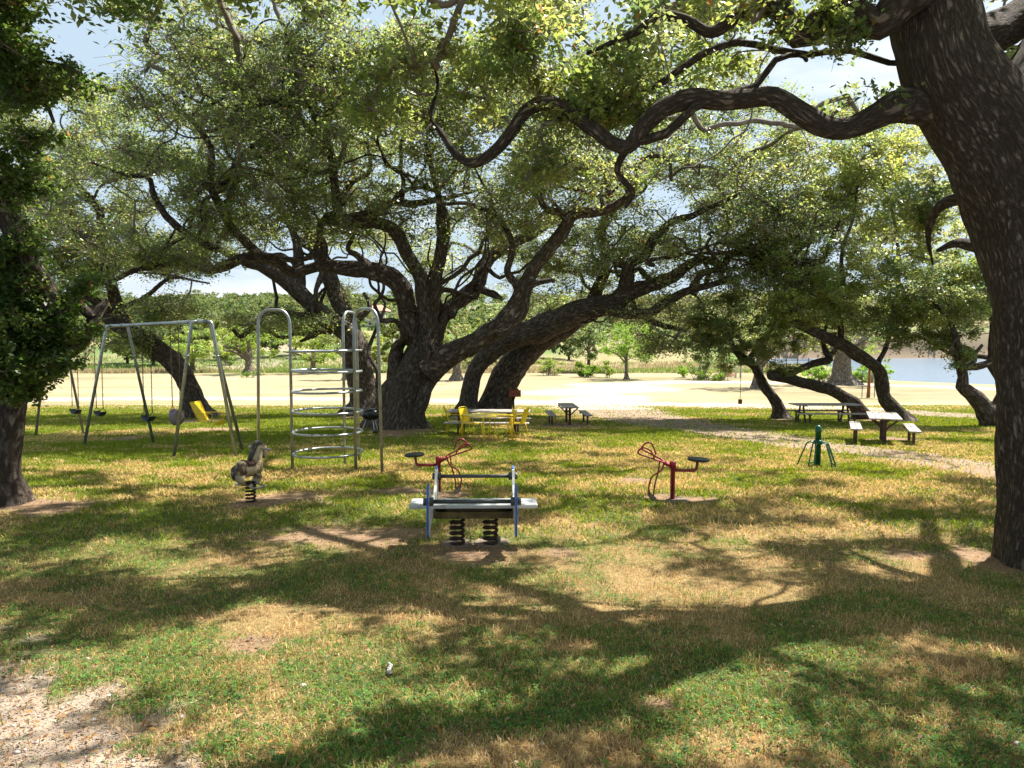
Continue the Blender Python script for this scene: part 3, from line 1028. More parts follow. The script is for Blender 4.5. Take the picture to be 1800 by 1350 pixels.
T2L = [
    ('trunk', [(700, 756, 100), (702, 735, 78), (712, 700, 68), (728, 668, 72), (742, 640, 74), (750, 612, 56)], [(0, 25.5), (5, 25.5)]),
    ('stem', [(672, 758, 34), (676, 728, 36), (684, 696, 42), (706, 668, 46), (728, 645, 40)], [(0, 25.4), (4, 25.5)]),
    ('stem', [(722, 752, 22), (730, 728, 20), (742, 708, 22), (748, 680, 26), (748, 655, 26)], [(0, 24.8), (4, 25.2)]),
    ('stem', [(694, 645, 26), (697, 620, 24), (704, 604, 20), (722, 592, 12)], [(0, 25.6), (3, 25.8)]),
    # left arch and the long level limb
    ('limb', [(742, 630, 46), (732, 598, 36), (722, 565, 34), (714, 534, 34), (706, 508, 34), (690, 490, 33), (658, 477, 31), (628, 474, 29), (600, 470, 26), (566, 468, 20), (540, 474, 18), (518, 480, 18), (500, 472, 17), (488, 460, 17), (460, 452, 19), (425, 456, 19), (395, 468, 18), (365, 474, 15), (335, 466, 15), (308, 461, 14), (272, 468, 12), (238, 474, 9), (204, 492, 7), (172, 501, 5)], [(0, 25.5), (8, 25), (23, 22.5)]),
    ('limb', [(650, 476, 18), (630, 450, 12), (612, 438, 9), (622, 415, 6)], [(0, 25), (3, 24.5)]),
    ('limb', [(560, 470, 16), (570, 440, 14), (562, 410, 13), (566, 392, 14), (580, 384, 15)], [(0, 24.9), (4, 24.2)]),
    ('limb', [(460, 452, 16), (430, 424, 15), (405, 395, 15), (385, 360, 15), (372, 330, 13), (372, 290, 12), (368, 255, 10), (340, 215, 9), (310, 190, 7), (270, 150, 4)], [(0, 23.8), (9, 21.5)]),
    ('limb', [(372, 330, 10), (400, 318, 9), (425, 300, 8), (400, 270, 6), (392, 235, 4)], [(0, 22.8), (4, 22.2)]),
    ('limb', [(385, 440, 13), (362, 430, 12), (345, 420, 11), (310, 395, 13), (290, 375, 12), (272, 345, 10), (262, 312, 8), (235, 310, 7), (200, 300, 5), (160, 285, 4)], [(0, 23.4), (9, 21.8)]),
    # upper dark limb
    ('limb', [(748, 610, 36), (750, 570, 27), (746, 528, 26), (740, 489, 26), (728, 466, 23), (714, 446, 22), (700, 418, 22), (684, 400, 22), (655, 392, 22), (622, 392, 23), (598, 388, 22), (580, 384, 19)], [(0, 25.3), (11, 24.0)]),
    ('limb', [(598, 386, 19), (592, 355, 16), (589, 325, 15), (586, 290, 15), (578, 258, 13), (566, 243, 12), (545, 228, 11), (522, 200, 9), (505, 178, 7), (498, 140, 5), (520, 60, 4), (548, 10, 3)], [(0, 24), (11, 22)]),
    ('limb', [(546, 228, 9), (566, 212, 9), (590, 190, 8), (612, 160, 7), (628, 140, 5), (655, 90, 3)], [(0, 23.5), (5, 23)]),
    ('limb', [(584, 300, 9), (560, 303, 8), (530, 298, 7), (512, 275, 6), (480, 258, 5), (440, 255, 4)], [(0, 23.8), (5, 22.6)]),
    ('limb', [(598, 388, 22), (632, 382, 18), (664, 372, 16), (690, 356, 14), (722, 358, 12), (766, 352, 10), (800, 345, 7), (850, 330, 4)], [(0, 24), (7, 25.5)]),
    ('limb', [(690, 358, 12), (705, 338, 8), (735, 330, 7), (770, 332, 6), (800, 300, 4)], [(0, 24.6), (4, 24)]),
    ('limb', [(588, 384, 14), (600, 350, 13), (620, 320, 9), (650, 300, 7), (645, 250, 5)], [(0, 24.2), (4, 25.5)]),
    # upright in the middle
    ('limb', [(754, 600, 30), (758, 560, 26), (761, 528, 25), (765, 492, 23), (772, 456, 22), (780, 415, 22), (778, 388, 24), (772, 350, 14), (760, 300, 10), (748, 250, 6)], [(0, 25.4), (9, 24.4)]),
    # grey limb behind
    ('limb', [(760, 612, 36), (772, 566, 28), (792, 540, 26), (815, 524, 26), (838, 500, 25), (848, 472, 23), (866, 448, 22), (898, 430, 19), (930, 414, 17), (958, 396, 15), (978, 382, 12), (1010, 360, 8), (1040, 320, 5)], [(0, 26), (12, 29.5)]),
    ('limb', [(838, 503, 16), (856, 514, 12), (872, 521, 8), (882, 524, 5)], [(0, 26.8), (3, 27)]),
    ('limb', [(770, 566, 24), (785, 545, 26), (796, 555, 22)], [(0, 26), (2, 26.2)]),
    # great low right limb
    ('limb', [(752, 652, 50), (790, 624, 42), (829, 604, 38), (874, 574, 34), (902, 542, 30), (924, 498, 26), (942, 466, 24), (962, 440, 24), (986, 412, 23), (1000, 388, 21), (1014, 374, 20), (1045, 372, 17), (1078, 361, 15), (1106, 342, 13), (1118, 312, 11), (1125, 285, 9), (1150, 274, 8), (1176, 283, 7), (1181, 318, 6)], [(0, 25), (8, 23.5), (18, 22)]),
    ('limb', [(874, 586, 26), (908, 562, 20), (920, 545, 18), (926, 522, 15), (932, 502, 14), (948, 496, 10), (975, 492, 7)], [(0, 24.2), (6, 23.8)]),
    ('limb', [(1000, 386, 16), (985, 374, 14), (962, 368, 13), (950, 352, 10), (948, 320, 8), (930, 290, 5)], [(0, 23), (5, 23)]),
    ('limb', [(1106, 344, 9), (1096, 318, 8), (1088, 298, 8), (1072, 282, 7), (1045, 272, 5)], [(0, 22.6), (4, 22.4)]),
    ('limb', [(1062, 366, 10), (1056, 335, 9), (1064, 310, 8), (1040, 295, 7), (1010, 296, 5)], [(0, 22.8), (4, 23.5)]),
]
T2C = [(700, 190, 23.5, 267, 134, 3.5, 260), (430, 230, 22.5, 234, 167, 3.5, 300), (240, 370, 22.5, 190, 100, 2.5, 140), (900, 290, 24, 190, 123, 3.5, 171), (620, 385, 24.5, 190, 50, 2.5, 68), (480, 70, 22.5, 267, 78, 3, 160),
       (800, 70, 23, 267, 78, 3, 149), (1060, 300, 22.5, 144, 78, 2.5, 72), (300, 470, 22.5, 111, 29, 1.5, 20), (700, 480, 24, 67, 56, 2, 16), (880, 400, 26, 123, 56, 2, 40)]
make_tree('oak_tree', 'sprawling many-stemmed oak in the middle with a round branch scar on its bole', T2L, T2C, leaf=0.11, k=108, rc=0.66, sides=16, rad_k=0.0155, subs=12, wild=46, reject=.7, twigr=.006, high=exT2, keep=not_hole, odd=.015, rough=.24)

# ---- leaning pair of stems right of the centre
T3L = [
    ('trunk', [(820, 730, 38), (825, 700, 31), (832, 664, 29), (846, 634, 32), (874, 608, 36), (918, 590, 42), (950, 578, 46), (985, 562, 44), (1020, 546, 40), (1060, 538, 38), (1084, 530, 36), (1098, 508, 28), (1102, 485, 24), (1106, 466, 20), (1134, 448, 17), (1146, 425, 15), (1166, 400, 14), (1190, 386, 13), (1216, 380, 11), (1244, 366, 9), (1300, 340, 6)], [(0, 33), (10, 31.5), (20, 28.5)]),
    ('limb', [(1106, 466, 14), (1088, 466, 12), (1076, 458, 8), (1066, 448, 5)], [(0, 31), (3, 30.5)]),
    ('limb', [(1086, 528, 28), (1116, 510, 26), (1150, 500, 24), (1182, 488, 22), (1204, 470, 18), (1228, 458, 16), (1250, 460, 15), (1270, 465, 14), (1284, 446, 13), (1312, 442, 15), (1338, 452, 13), (1366, 464, 14), (1392, 458, 13), (1402, 440, 11), (1424, 424, 10), (1440, 400, 7), (1470, 380, 5)], [(0, 31.3), (16, 28.5)]),
    ('limb', [(1392, 458, 12), (1420, 460, 11), (1444, 458, 11), (1456, 436, 9), (1468, 405, 7), (1480, 380, 5)], [(0, 29), (5, 28)]),
    ('limb', [(1318, 446, 12), (1330, 468, 12), (1344, 482, 10), (1326, 486, 6)], [(0, 29.4), (3, 29)]),
    ('limb', [(1080, 548, 22), (1110, 552, 18), (1146, 548, 17), (1176, 528, 16), (1206, 512, 14), (1240, 503, 12), (1276, 492, 9), (1300, 486, 6)], [(0, 31.3), (7, 29.5)]),
    ('limb', [(1100, 550, 16), (1130, 556, 12), (1158, 570, 10), (1186, 577, 8), (1206, 583, 4)], [(0, 31.2), (4, 30.4)]),
    ('limb', [(1214, 508, 10), (1232, 484, 11), (1250, 476, 10), (1280, 474, 8), (1300, 470, 5)], [(0, 30), (4, 29.4)]),
    ('limb', [(1134, 447, 12), (1140, 462, 10), (1150, 466, 7)], [(0, 30), (2, 29.7)]),
    # second, paler stem
    ('stem', [(866, 730, 52), (874, 704, 49), (889, 664, 51), (908, 634, 52), (935, 606, 50), (965, 590, 40), (1000, 575, 32), (1030, 548, 26), (1048, 512, 22), (1062, 478, 19), (1064, 446, 18), (1056, 412, 17), (1064, 384, 15), (1072, 340, 10), (1060, 290, 7)], [(0, 34), (14, 33)]),
]
T3C = [(1000, 260, 32, 189, 145, 4, 138), (1240, 320, 30, 189, 133, 4, 227), (1160, 440, 31, 145, 50, 2.5, 55), (1380, 400, 29.5, 133, 78, 3, 98), (1120, 170, 31, 290, 89, 4, 162), (1200, 545, 31, 123, 40, 2, 36), (1010, 480, 33, 100, 67, 3, 65), (950, 540, 35, 67, 29, 2, 16), (1300, 480, 29.5, 89, 40, 2, 43), (905, 455, 34, 89, 56, 2.5, 65), (770, 470, 34, 67, 50, 2, 28), (1060, 430, 33, 100, 44, 2, 32), (1170, 600, 30.5, 67, 24, 1.5, 18), (1060, 540, 33, 67, 22, 2, 9)]
make_tree('oak_tree', 'pair of oak stems leaning right beside the rusty grill, behind the yellow chairs', T3L, T3C, leaf=0.13, k=112, reject=.6, wild=28, rc=0.78, sides=16, rad_k=0.0145, subs=11, twigr=.006, keep=not_hole, odd=.015)

# ---- forked oak behind the climbing frame
T4L = [
    ('trunk', [(643, 728, 70), (643, 705, 50), (636, 670, 46), (630, 640, 46), (622, 606, 44), (606, 580, 32), (578, 560, 28), (554, 540, 28), (532, 520, 28), (514, 504, 27), (490, 486, 24), (462, 468, 22), (430, 460, 17), (390, 440, 12), (350, 415, 8)], [(0, 34), (14, 33)]),
    ('limb', [(624, 606, 40), (616, 580, 34), (606, 552, 32), (594, 525, 30), (580, 490, 28), (566, 462, 26), (556, 440, 22), (545, 400, 16), (530, 350, 12), (500, 300, 8)], [(0, 34), (9, 34.5)]),
    ('limb', [(526, 514, 22), (526, 490, 20), (525, 465, 19), (522, 430, 15), (505, 390, 10), (470, 340, 7)], [(0, 33.6), (5, 34.5)]),
    ('limb', [(606, 585, 26), (578, 572, 20), (548, 560, 15), (512, 552, 13), (484, 547, 13), (464, 552, 13), (452, 570, 12), (436, 582, 10), (424, 592, 8), (410, 580, 5)], [(0, 34), (9, 31.5)]),
    ('limb', [(572, 568, 12), (560, 584, 9), (545, 592, 8), (528, 600, 5)], [(0, 33), (3, 32.5)]),
    ('limb', [(630, 560, 14), (650, 540, 9), (640, 515, 6)], [(0, 34.2), (2, 34.6)]),
]
T4C = [(480, 300, 35, 267, 134, 4.5, 246), (360, 410, 34, 144, 67, 3, 83), (640, 400, 36, 123, 78, 3, 64), (500, 560, 32.5, 100, 29, 1.5, 41), (530, 180, 36, 278, 100, 4, 132), (620, 520, 35, 40, 29, 1.5, 10)]
make_tree('oak_tree', 'forked grey oak standing behind the climbing frame', T4L, T4C, leaf=0.13, k=115, wild=22, rc=0.76, sides=16, rad_k=0.0145, subs=11, twigr=.006, keep=not_hole)

# ---- leaning oak behind the swings
T5L = [
    ('trunk', [(346, 738, 52), (342, 716, 38), (337, 690, 33), (326, 664, 33), (306, 640, 34), (284, 620, 35), (262, 604, 35), (240, 592, 33), (216, 576, 30), (196, 560, 27), (178, 545, 22), (150, 520, 17), (120, 480, 13), (80, 440, 10)], [(0, 32), (13, 31)]),
    ('limb', [(222, 578, 24), (208, 545, 22), (200, 516, 20), (192, 490, 17), (180, 450, 14), (178, 400, 12), (176, 370, 9), (150, 340, 6)], [(0, 31.6), (7, 30)]),
    ('limb', [(212, 545, 11), (235, 532, 8), (262, 518, 8), (290, 494, 7), (308, 488, 6), (335, 492, 4), (368, 498, 3)], [(0, 31.4), (6, 29)]),
    ('limb', [(190, 486, 9), (186, 432, 9), (176, 380, 12), (176, 368, 11), (150, 350, 8), (120, 335, 6), (85, 310, 4)], [(0, 30.6), (6, 29)]),
    ('limb', [(192, 500, 10), (150, 440, 10), (110, 415, 9), (70, 405, 7), (30, 380, 5)], [(0, 30.6), (4, 30)]),
]
T5C = [(130, 290, 30.5, 180, 138, 3.5, 263), (190, 450, 30.5, 138, 64, 2.5, 101), (290, 545, 30, 64, 30, 1.5, 36), (330, 445, 31, 74, 36, 2, 36), (60, 420, 30, 95, 95, 3, 81), (60, 180, 31, 138, 64, 3, 62), (240, 600, 31, 53, 17, 1, 13)]
make_tree('oak_tree', 'grey oak leaning hard to the left behind the swing set', T5L, T5C, leaf=0.12, k=145, wild=16, rc=0.72, sides=16, rad_k=0.0145, subs=11, twigr=.006, keep=not_hole)

# ---- the small oaks round the right picnic tables
T7L = [('trunk', [(1372, 736, 30), (1369, 720, 20), (1360, 700, 18), (1344, 678, 18), (1334, 660, 16), (1326, 645, 14), (1312, 632, 16), (1298, 622, 12), (1285, 600, 8), (1275, 570, 5)], [(0, 31), (9, 30.5)]),
       ('limb', [(1316, 632, 10), (1330, 612, 8), (1350, 590, 6), (1365, 565, 4)], [(0, 30.8), (3, 31)])]
make_tree('oak_tree', 'small dark round-headed oak with a swaying trunk, a rope swing under it', T7L,
          [(1285, 585, 30.5, 85, 62, 1.9, 85), (1225, 610, 30.5, 36, 26, 1, 12), (1370, 590, 31, 50, 45, 1.5, 22)], leaf=0.10, k=230, rc=0.42, rad_k=.009, subs=8, pal=LEAF_PAL * .9, twigr=.003)
T8L = [('trunk', [(1516, 736, 30), (1509, 720, 24), (1496, 704, 22), (1476, 693, 21), (1448, 682, 21), (1420, 674, 20), (1394, 669, 19), (1370, 662, 19), (1354, 660, 17)], [(0, 31), (8, 29.5)]),
       ('limb', [(1384, 664, 10), (1400, 652, 11), (1420, 643, 12), (1440, 636, 13), (1458, 632, 13), (1450, 612, 9), (1448, 590, 7), (1456, 560, 5)], [(0, 29.8), (7, 30.5)]),
       ('limb', [(1452, 632, 10), (1466, 618, 8), (1480, 600, 5)], [(0, 30.2), (2, 30.6)])]
make_tree('oak_tree', 'low oak whose cut-off trunk lies almost level above the back picnic table', T8L,
          [(1375, 648, 29.6, 26, 9, .5, 10), (1450, 575, 30.5, 60, 40, 1.4, 34)], leaf=0.075, k=220, rc=0.36, rad_k=.008, subs=8, twigr=.003)
T9X = 1
T9L = [('trunk', [(1580, 738, 36), (1572, 722, 25), (1556, 700, 23), (1551, 676, 22), (1546, 656, 22), (1534, 640, 21), (1512, 626, 22), (1490, 612, 21), (1470, 602, 20), (1446, 590, 19), (1420, 577, 17), (1400, 566, 15), (1394, 548, 13), (1397, 520, 12), (1402, 500, 9), (1425, 478, 6)], [(0, 29.5), (15, 28)]),
       ('limb', [(1476, 604, 12), (1478, 575, 10), (1472, 540, 9), (1482, 500, 8), (1480, 440, 6), (1500, 380, 5), (1510, 300, 3)], [(0, 29), (6, 29.5)]),
       ('limb', [(1397, 520, 9), (1385, 512, 7), (1365, 500, 5)], [(0, 28.2), (2, 28)]),
       ('limb', [(1540, 645, 9), (1560, 600, 8), (1575, 540, 7), (1580, 460, 6), (1570, 380, 5), (1550, 320, 3)], [(0, 29.2), (5, 30.5)])]
make_tree('oak_tree', 'tall slender oak with an S-shaped trunk rising behind the right-hand weathered picnic table', T9L,
          [(1470, 510, 29.5, 110, 75, 2.8, 150), (1390, 530, 28.5, 50, 50, 1.5, 45), (1380, 460, 29, 80, 40, 2, 40), (1460, 330, 30.5, 140, 90, 3, 130), (1505, 300, 30.3, 40, 40, 1.5, 22), (1490, 212, 30.5, 100, 20, 2, 30), (1580, 380, 31, 90, 120, 3, 110), (1600, 240, 31, 60, 40, 2, 22), (1390, 240, 31, 60, 30, 2, 18)], leaf=0.12, k=160, wild=8, rc=0.58, rad_k=.010, subs=9, keep=not_hole,
          pal=LEAF_PAL * np.array([1.25, 1.2, 1.0]), odd=.03)
T11L = [('trunk', [(1768, 752, 56), (1748, 740, 46), (1735, 724, 36), (1722, 705, 28), (1704, 690, 23), (1691, 680, 22), (1693, 664, 17), (1690, 645, 17), (1686, 625, 14), (1682, 600, 11), (1670, 565, 8), (1640, 530, 5)], [(0, 26.5), (11, 26)]),
        ('stem', [(1764, 745, 40), (1758, 715, 26), (1768, 688, 22), (1786, 660, 20), (1800, 620, 16)], [(0, 26.6), (4, 27)]),
        ('limb', [(1690, 646, 10), (1712, 645, 12), (1732, 641, 12), (1744, 632, 14), (1746, 600, 14), (1745, 560, 10), (1735, 510, 7)], [(0, 26.2), (6, 26)]),
        ('limb', [(1740, 640, 12), (1748, 655, 12), (1752, 668, 7)], [(0, 26.2), (2, 26.2)]),
        ('limb', [(1690, 640, 9), (1712, 622, 7), (1726, 606, 5)], [(0, 26.1), (2, 26.3)]),
        ('limb', [(1686, 632, 9), (1676, 618, 10), (1672, 605, 8), (1690, 590, 5)], [(0, 26.1), (3, 25.8)])]
make_tree('oak_tree', 'gnarled elbow-trunked oak in front of the water beside the big trunk', T11L,
          [(1650, 520, 27, 100, 75, 2.4, 150), (1735, 470, 27, 60, 90, 2.4, 60), (1620, 600, 27, 60, 26, 1, 14), (1680, 625, 26.2, 22, 18, .5, 7), (1560, 570, 27.5, 50, 36, 1.2, 16)], leaf=0.105, k=200, wild=5, rc=0.46, rad_k=.010, subs=9, twigr=.003, odd=.02)

# ---- trees in the open field and on the bank (each its own trunk and crown)
def field_tree(name, label, base, h, w, trunk_w, lean=0.0, n=46, k=190, leaf=0.22, rc=0.8, mat=None, pal=LEAF_PAL, crown_low=0.42, forks=3, group=None, cat='tree', leafmat=None, rd=None):
    bx, by = base
    p = ground_at(bx, by)
    x, y = p[0], p[1]
    z = gz(x, y)
    R_ = np.random.default_rng(int(bx * 7 + by))
    top = z + h
    L = [('trunk', W([(x, y, z - .2, trunk_w * .75), (x + lean * .1, y, z + h * .12, trunk_w * .5), (x + lean * .4, y, z + h * .3, trunk_w * .42), (x + lean * .7, y + .2, z + h * .45, trunk_w * .34), (x + lean, y, z + h * .62, trunk_w * .2), (x + lean, y, z + h * .8, trunk_w * .08)]), None)]
    for i in range(forks):
        a = R_.uniform(0, 6.28)
        hh = h * R_.uniform(.24, .42)
        ww = w * R_.uniform(.25, .42)
        L.append(('limb', W([(x + lean * hh / h, y, z + hh, trunk_w * .26), (x + lean * .5 + math.cos(a) * ww * .5, y + math.sin(a) * ww * .5, z + hh + h * .16, trunk_w * .2), (x + lean + math.cos(a) * ww, y + math.sin(a) * ww, z + hh + h * .22, trunk_w * .1)]), None))
    e = R_.normal(size=(n, 3)); e /= np.linalg.norm(e, axis=1)[:, None]; e *= R_.random((n, 1)) ** .4
    cz = z + h * (crown_low + 1) / 2
    ex_ = np.array([x + lean, y, cz]) + e * np.array([w / 2, (rd or w / 2), h * (1 - crown_low) / 2])
    ex_[:, 2] += (R_.random(n) - .5) * h * .08
    return make_tree(name, label, L, [], mat=mat, leaf=leaf, k=k, rc=rc, sides=10, rad_k=.016, pal=pal, subs=8, extra=ex_, group=group, cat=cat, leafmat=leafmat, twigr=.008, step=.4)


_mt0 = make_tree


def make_tree(name, label, limbs, crown, **kw):
    if not crown:
        crown = [(900, 300, 30, 1, 1, .1, 0)]
    return _mt0(name, label, limbs, crown, **kw)


LIME = np.array([[0.14, 0.26, 0.03], [0.10, 0.20, 0.03], [0.19, 0.30, 0.05]])
YEL = np.array([[0.22, 0.26, 0.04], [0.15, 0.21, 0.04], [0.26, 0.28, 0.06]])
DARK = LEAF_PAL * np.array([.75, .85, .8])
MID = LEAF_PAL * np.array([1.15, 1.3, .8])
field_tree('oak_tree', 'old pale-barked oak standing on the far river bank track with a thick grey butt', (1479, 676), 8.5, 11, 1.7, n=60, mat=M_BARK_PALE, crown_low=.34, k=210)
field_tree('oak_tree', 'grey field oak half hidden behind the round-headed oak and casting a long thin shadow', (1332, 683), 7.5, 9, .85, n=44, mat=M_BARK_PALE, crown_low=.42, lean=.4)
field_tree('oak_tree', 'round field oak with peeling pale trunk and fresh sprouts at its foot', (438, 658), 7.4, 10, 1.0, n=60, mat=M_BARK_PALE, crown_low=.26, pal=MID)
field_tree('oak_tree', 'low field oak with a short pale trunk seen through the climbing frame', (551, 657), 6.6, 10.5, .75, n=50, mat=M_BARK_PALE, crown_low=.22, pal=MID)
field_tree('oak_tree', 'slim field oak with a bare pinkish trunk beside the forked oak', (612, 668), 6.2, 5, .8, n=20, mat=M_BARK_PALE, crown_low=.5)
field_tree('oak_tree', 'short thick-trunked field oak between the central oak and the leaning pair', (803, 669), 6.5, 7, .95, n=34, crown_low=.45, mat=M_BARK_PALE)
field_tree('oak_tree', 'small leafy field oak behind the right-hand swing frame', (339, 655), 6.6, 8, .7, n=46, crown_low=.2, pal=MID)
field_tree('willow_tree', 'bright lime green tree with a pale forked trunk beyond the field', (1101, 667), 6.8, 7.2, .42, n=60, mat=M_BARK_PALE, pal=LIME, crown_low=.22, leafmat=M_SOFT, leaf=.18, k=170, forks=4)
field_tree('mesquite_tree', 'thin airy grey-brown tree of several stems on the far side of the swings', (150, 652), 6.6, 4.6, .3, n=20, k=60, mat=M_BARK_PALE, pal=np.array([[.2, .2, .1], [.17, .16, .09]]), crown_low=.3, leafmat=M_SOFT, forks=5)
field_tree('juniper_tree', 'dark evergreen standing behind the lime green tree', (1035, 655), 8.2, 9, .5, n=54, pal=DARK, crown_low=.15, leaf=.26)

# ---- bushes at the edge of the pasture
def bush(name, label, px, py, w, h, pal, n=16, k=170, leaf=.16, leafmat=None, group=None, cat='bush', rc=.5):
    p = ground_at(px, py)
    x, y = p[0], p[1]
    z = gz(x, y)
    root = empty(name, (x, y, z), 0, label, cat, group)
    e = rng.normal(size=(n, 3)); e /= np.linalg.norm(e, axis=1)[:, None]; e *= rng.random((n, 1)) ** .4
    c = np.array([x, y, z + h * .48]) + e * np.array([w / 2, w / 2.5, h * .42])
    c[:, 2] = np.maximum(c[:, 2], z + .15)
    leaves('foliage', c, rc * (.7 + .6 * rng.random(n)), k, leaf, leafmat or M_SOFT, root, (x, y, z), pal=pal, subs=7)
    A_ = np.repeat([[x, y, z - .1]], n, 0) + rng.normal(size=(n, 3)) * np.array([w * .1, w * .1, 0])
    V, Q = thin_tubes(A_, c, .04, .012)
    me = mesh_np('stems', V - np.array([x, y, z]), Q)
    link('stem', me, M_TWIG, root)
    return root


bush('willow_bush', 'grey-green bush left of the reeds across the field', 968, 660, 4.2, 2.6, MID, n=22)
bush('reed_clump', 'upright bright green reeds in front of the far pasture', 1030, 663, 4.4, 2.0, LIME * .8, n=24, leaf=.2)
bush('willow_bush', 'thin sapling-like bush close beside the lime green tree', 1068, 664, 1.6, 2.4, MID, n=9)
bush('juniper_bush', 'round blue-green bush at the edge of the dirt loop', 1232, 667, 4.6, 4.2, DARK * 1.3, n=34, leaf=.14)
bush('weed_patch', 'vivid green weeds in front of the blue-green bush', 1245, 669, 4.0, 1.0, LIME * .7, n=14)
bush('scrub_bush', 'lime shoots on the left of the blue-green bush', 1202, 664, 1.8, 1.8, LIME, n=8)
bush('juniper_bush', 'dark green bush between the blue-green bush and the white posts', 1268, 668, 3.4, 3.6, DARK, n=24)
bush('scrub_bush', 'rusty dead brush beside the white posts', 1282, 662, 1.8, 1.2, np.array([[.34, .14, .08], [.26, .13, .07]]), n=6, k=80)
bush('scrub_bush', 'sunlit yellow-green bush seen through the right hoop of the climbing frame', 652, 655, 6.5, 6.6, YEL, n=56, leaf=.24)
bush('scrub_bush', 'dark bush to the left of the central bole', 690, 655, 3.2, 6.0, DARK * 1.2, n=22, leaf=.24)
bush('scrub_bush', 'golden green bush glowing behind the low right limb', 826, 652, 7.5, 7.2, YEL, n=60, leaf=.24)
bush('scrub_bush', 'deep green bush crowding the golden green one', 880, 652, 6.0, 6.4, MID, n=40, leaf=.24)
bush('scrub_bush', 'bright green bush behind the head of the right swing frame', 400, 642, 5.0, 5.0, LIME * .7, n=34, leaf=.24)
bush('weed_patch', 'fresh green sprouts around the peeling trunk', 438, 664, 2.4, .8, LIME * .6, n=8, leaf=.12)
bush('weed_patch', 'tall bright weeds below the old pale-barked oak, left side', 1440, 672, 7.5, 2.2, LIME, n=34)
bush('weed_patch', 'tall bright weeds below the old pale-barked oak, right side', 1525, 672, 6.5, 2.4, LIME, n=34)
bush('weed_patch', 'green weed tuft on the far field behind the leftmost swing', 92, 668, 2.6, .8, LIME * .7, n=8)

# ---- hedgerow of far trees between the pasture and the hill: copies of three trees
hedge = []
HG = 'scrub trees scattered on the slope beyond the pasture'
protos = []
for i, (pal_, h_, w_) in enumerate([(DARK * .75, 8, 10), (MID * .7, 7, 9), (LEAF_PAL * np.array([.8, .75, .6]), 9.5, 10)]):
    protos.append(dict(pal=pal_, h=h_, w=w_))


def copy_tree(src, loc, rz, s, label):
    c = src.copy(); C.objects.link(c)
    c.location = loc; c.rotation_euler = (0, 0, rz); c.scale = (s, s, s)
    c['label'] = label
    for ch in list(src.children):
        k_ = ch.copy(); C.objects.link(k_); k_.parent = c
    return c


def rough_tree(label, px, py, d, pal, h, w, n=44):
    p = at(px, py, d)
    x, y = p[0], p[1]
    z = gz(x, y)
    root = empty('slope_tree', (x, y, z), 0, label, 'tree', HG)
    e = rng.normal(size=(n, 3)); e /= np.linalg.norm(e, axis=1)[:, None]; e *= rng.random((n, 1)) ** .4
    c = np.array([x, y, z + h * .58]) + e * np.array([w / 2, w / 2, h * .42])
    leaves('crown', c, 1.1 * (.7 + .6 * rng.random(n)), 150, .5, M_SOFT, root, (x, y, z), pal=pal, subs=8)
    A = Acc()
    A.add(*tube_arrays([(x, y, z - .3), (x + .2, y, z + h * .3), (x, y, z + h * .6)], [.3, .22, .1], 8, .2))
    A.build('trunk', M_BARK, root, (x, y, z))
    return root


SL = [rough_tree('dark slope tree over the top bar of the swing set', 268, 590, 135, protos[0]['pal'], 8, 10),
      rough_tree('leafy slope tree behind the far end of the top bar', 222, 590, 140, protos[1]['pal'], 7, 9),
      rough_tree('tall slope tree left of the peeling field oak', 398, 590, 150, protos[2]['pal'], 9.5, 10)]
more = [(318, 150, 0, 1.0, 'slope tree above the bucket swing'), (352, 165, 2, .9, 'slope tree between the bucket swing and the tilted yellow chair'), (440, 170, 1, 1.1, 'slope tree directly above the peeling field oak'),
        (478, 158, 0, 1.0, 'slope tree inside the left hoop of the climbing frame'), (520, 165, 2, 1.0, 'slope tree right of the left hoop'), (560, 155, 1, 1.0, 'slope tree in front of the fork of the grey oak'),
        (606, 175, 0, .9, 'slope tree below the tiled house roof, left'), (690, 170, 2, .9, 'slope tree below the tiled house roof, right'), (775, 160, 0, 1.1, 'slope tree behind the central bole'),
        (850, 165, 1, 1.2, 'slope tree between the golden bush and the grey limb'), (905, 160, 2, 1.1, 'slope tree under the broken branch stub'), (945, 158, 0, 1.0, 'slope tree above the grey-green bush'),
        (1000, 162, 0, 1.0, 'slope tree above the reeds'), (60, 165, 1, 1.0, 'slope tree behind the dark left oak'), (120, 220, 0, .9, 'slope tree high on the left hillside'), (190, 230, 2, .8, 'slope tree on the grassy hillside past the top bar end')]
for (px, d, pi, s, lab) in more:
    p = at(px, 600, d)
    copy_tree(SL[pi], (p[0], p[1], gz(p[0], p[1])), px * .37, s, lab)


# ---- the wooded hill behind, one mass
def woods(name, n, xr, yr, k, size, pal, rc, cond=None, label=None):
    xs = rng.uniform(*xr, n * 3); ys = rng.uniform(*yr, n * 3)
    if cond is not None:
        m = cond(xs, ys); xs = xs[m]; ys = ys[m]
    xs = xs[:n]; ys = ys[:n]
    zs = ground_z(xs, ys)
    cl = []
    for dx in range(7):
        cl.append(np.stack([xs + rng.normal(size=len(xs)) * 2.0, ys + rng.normal(size=len(xs)) * 2.0, zs + rng.uniform(1.0, 6.5, len(xs))], 1))
    cl = np.vstack(cl)
    o = leaves(name, cl, rc, k, size, M_SOFT, None, (0, 0, 0), pal=pal, subs=6)
    ob = bpy.data.objects[name]
    tag(ob, label, 'woods', kind='stuff')


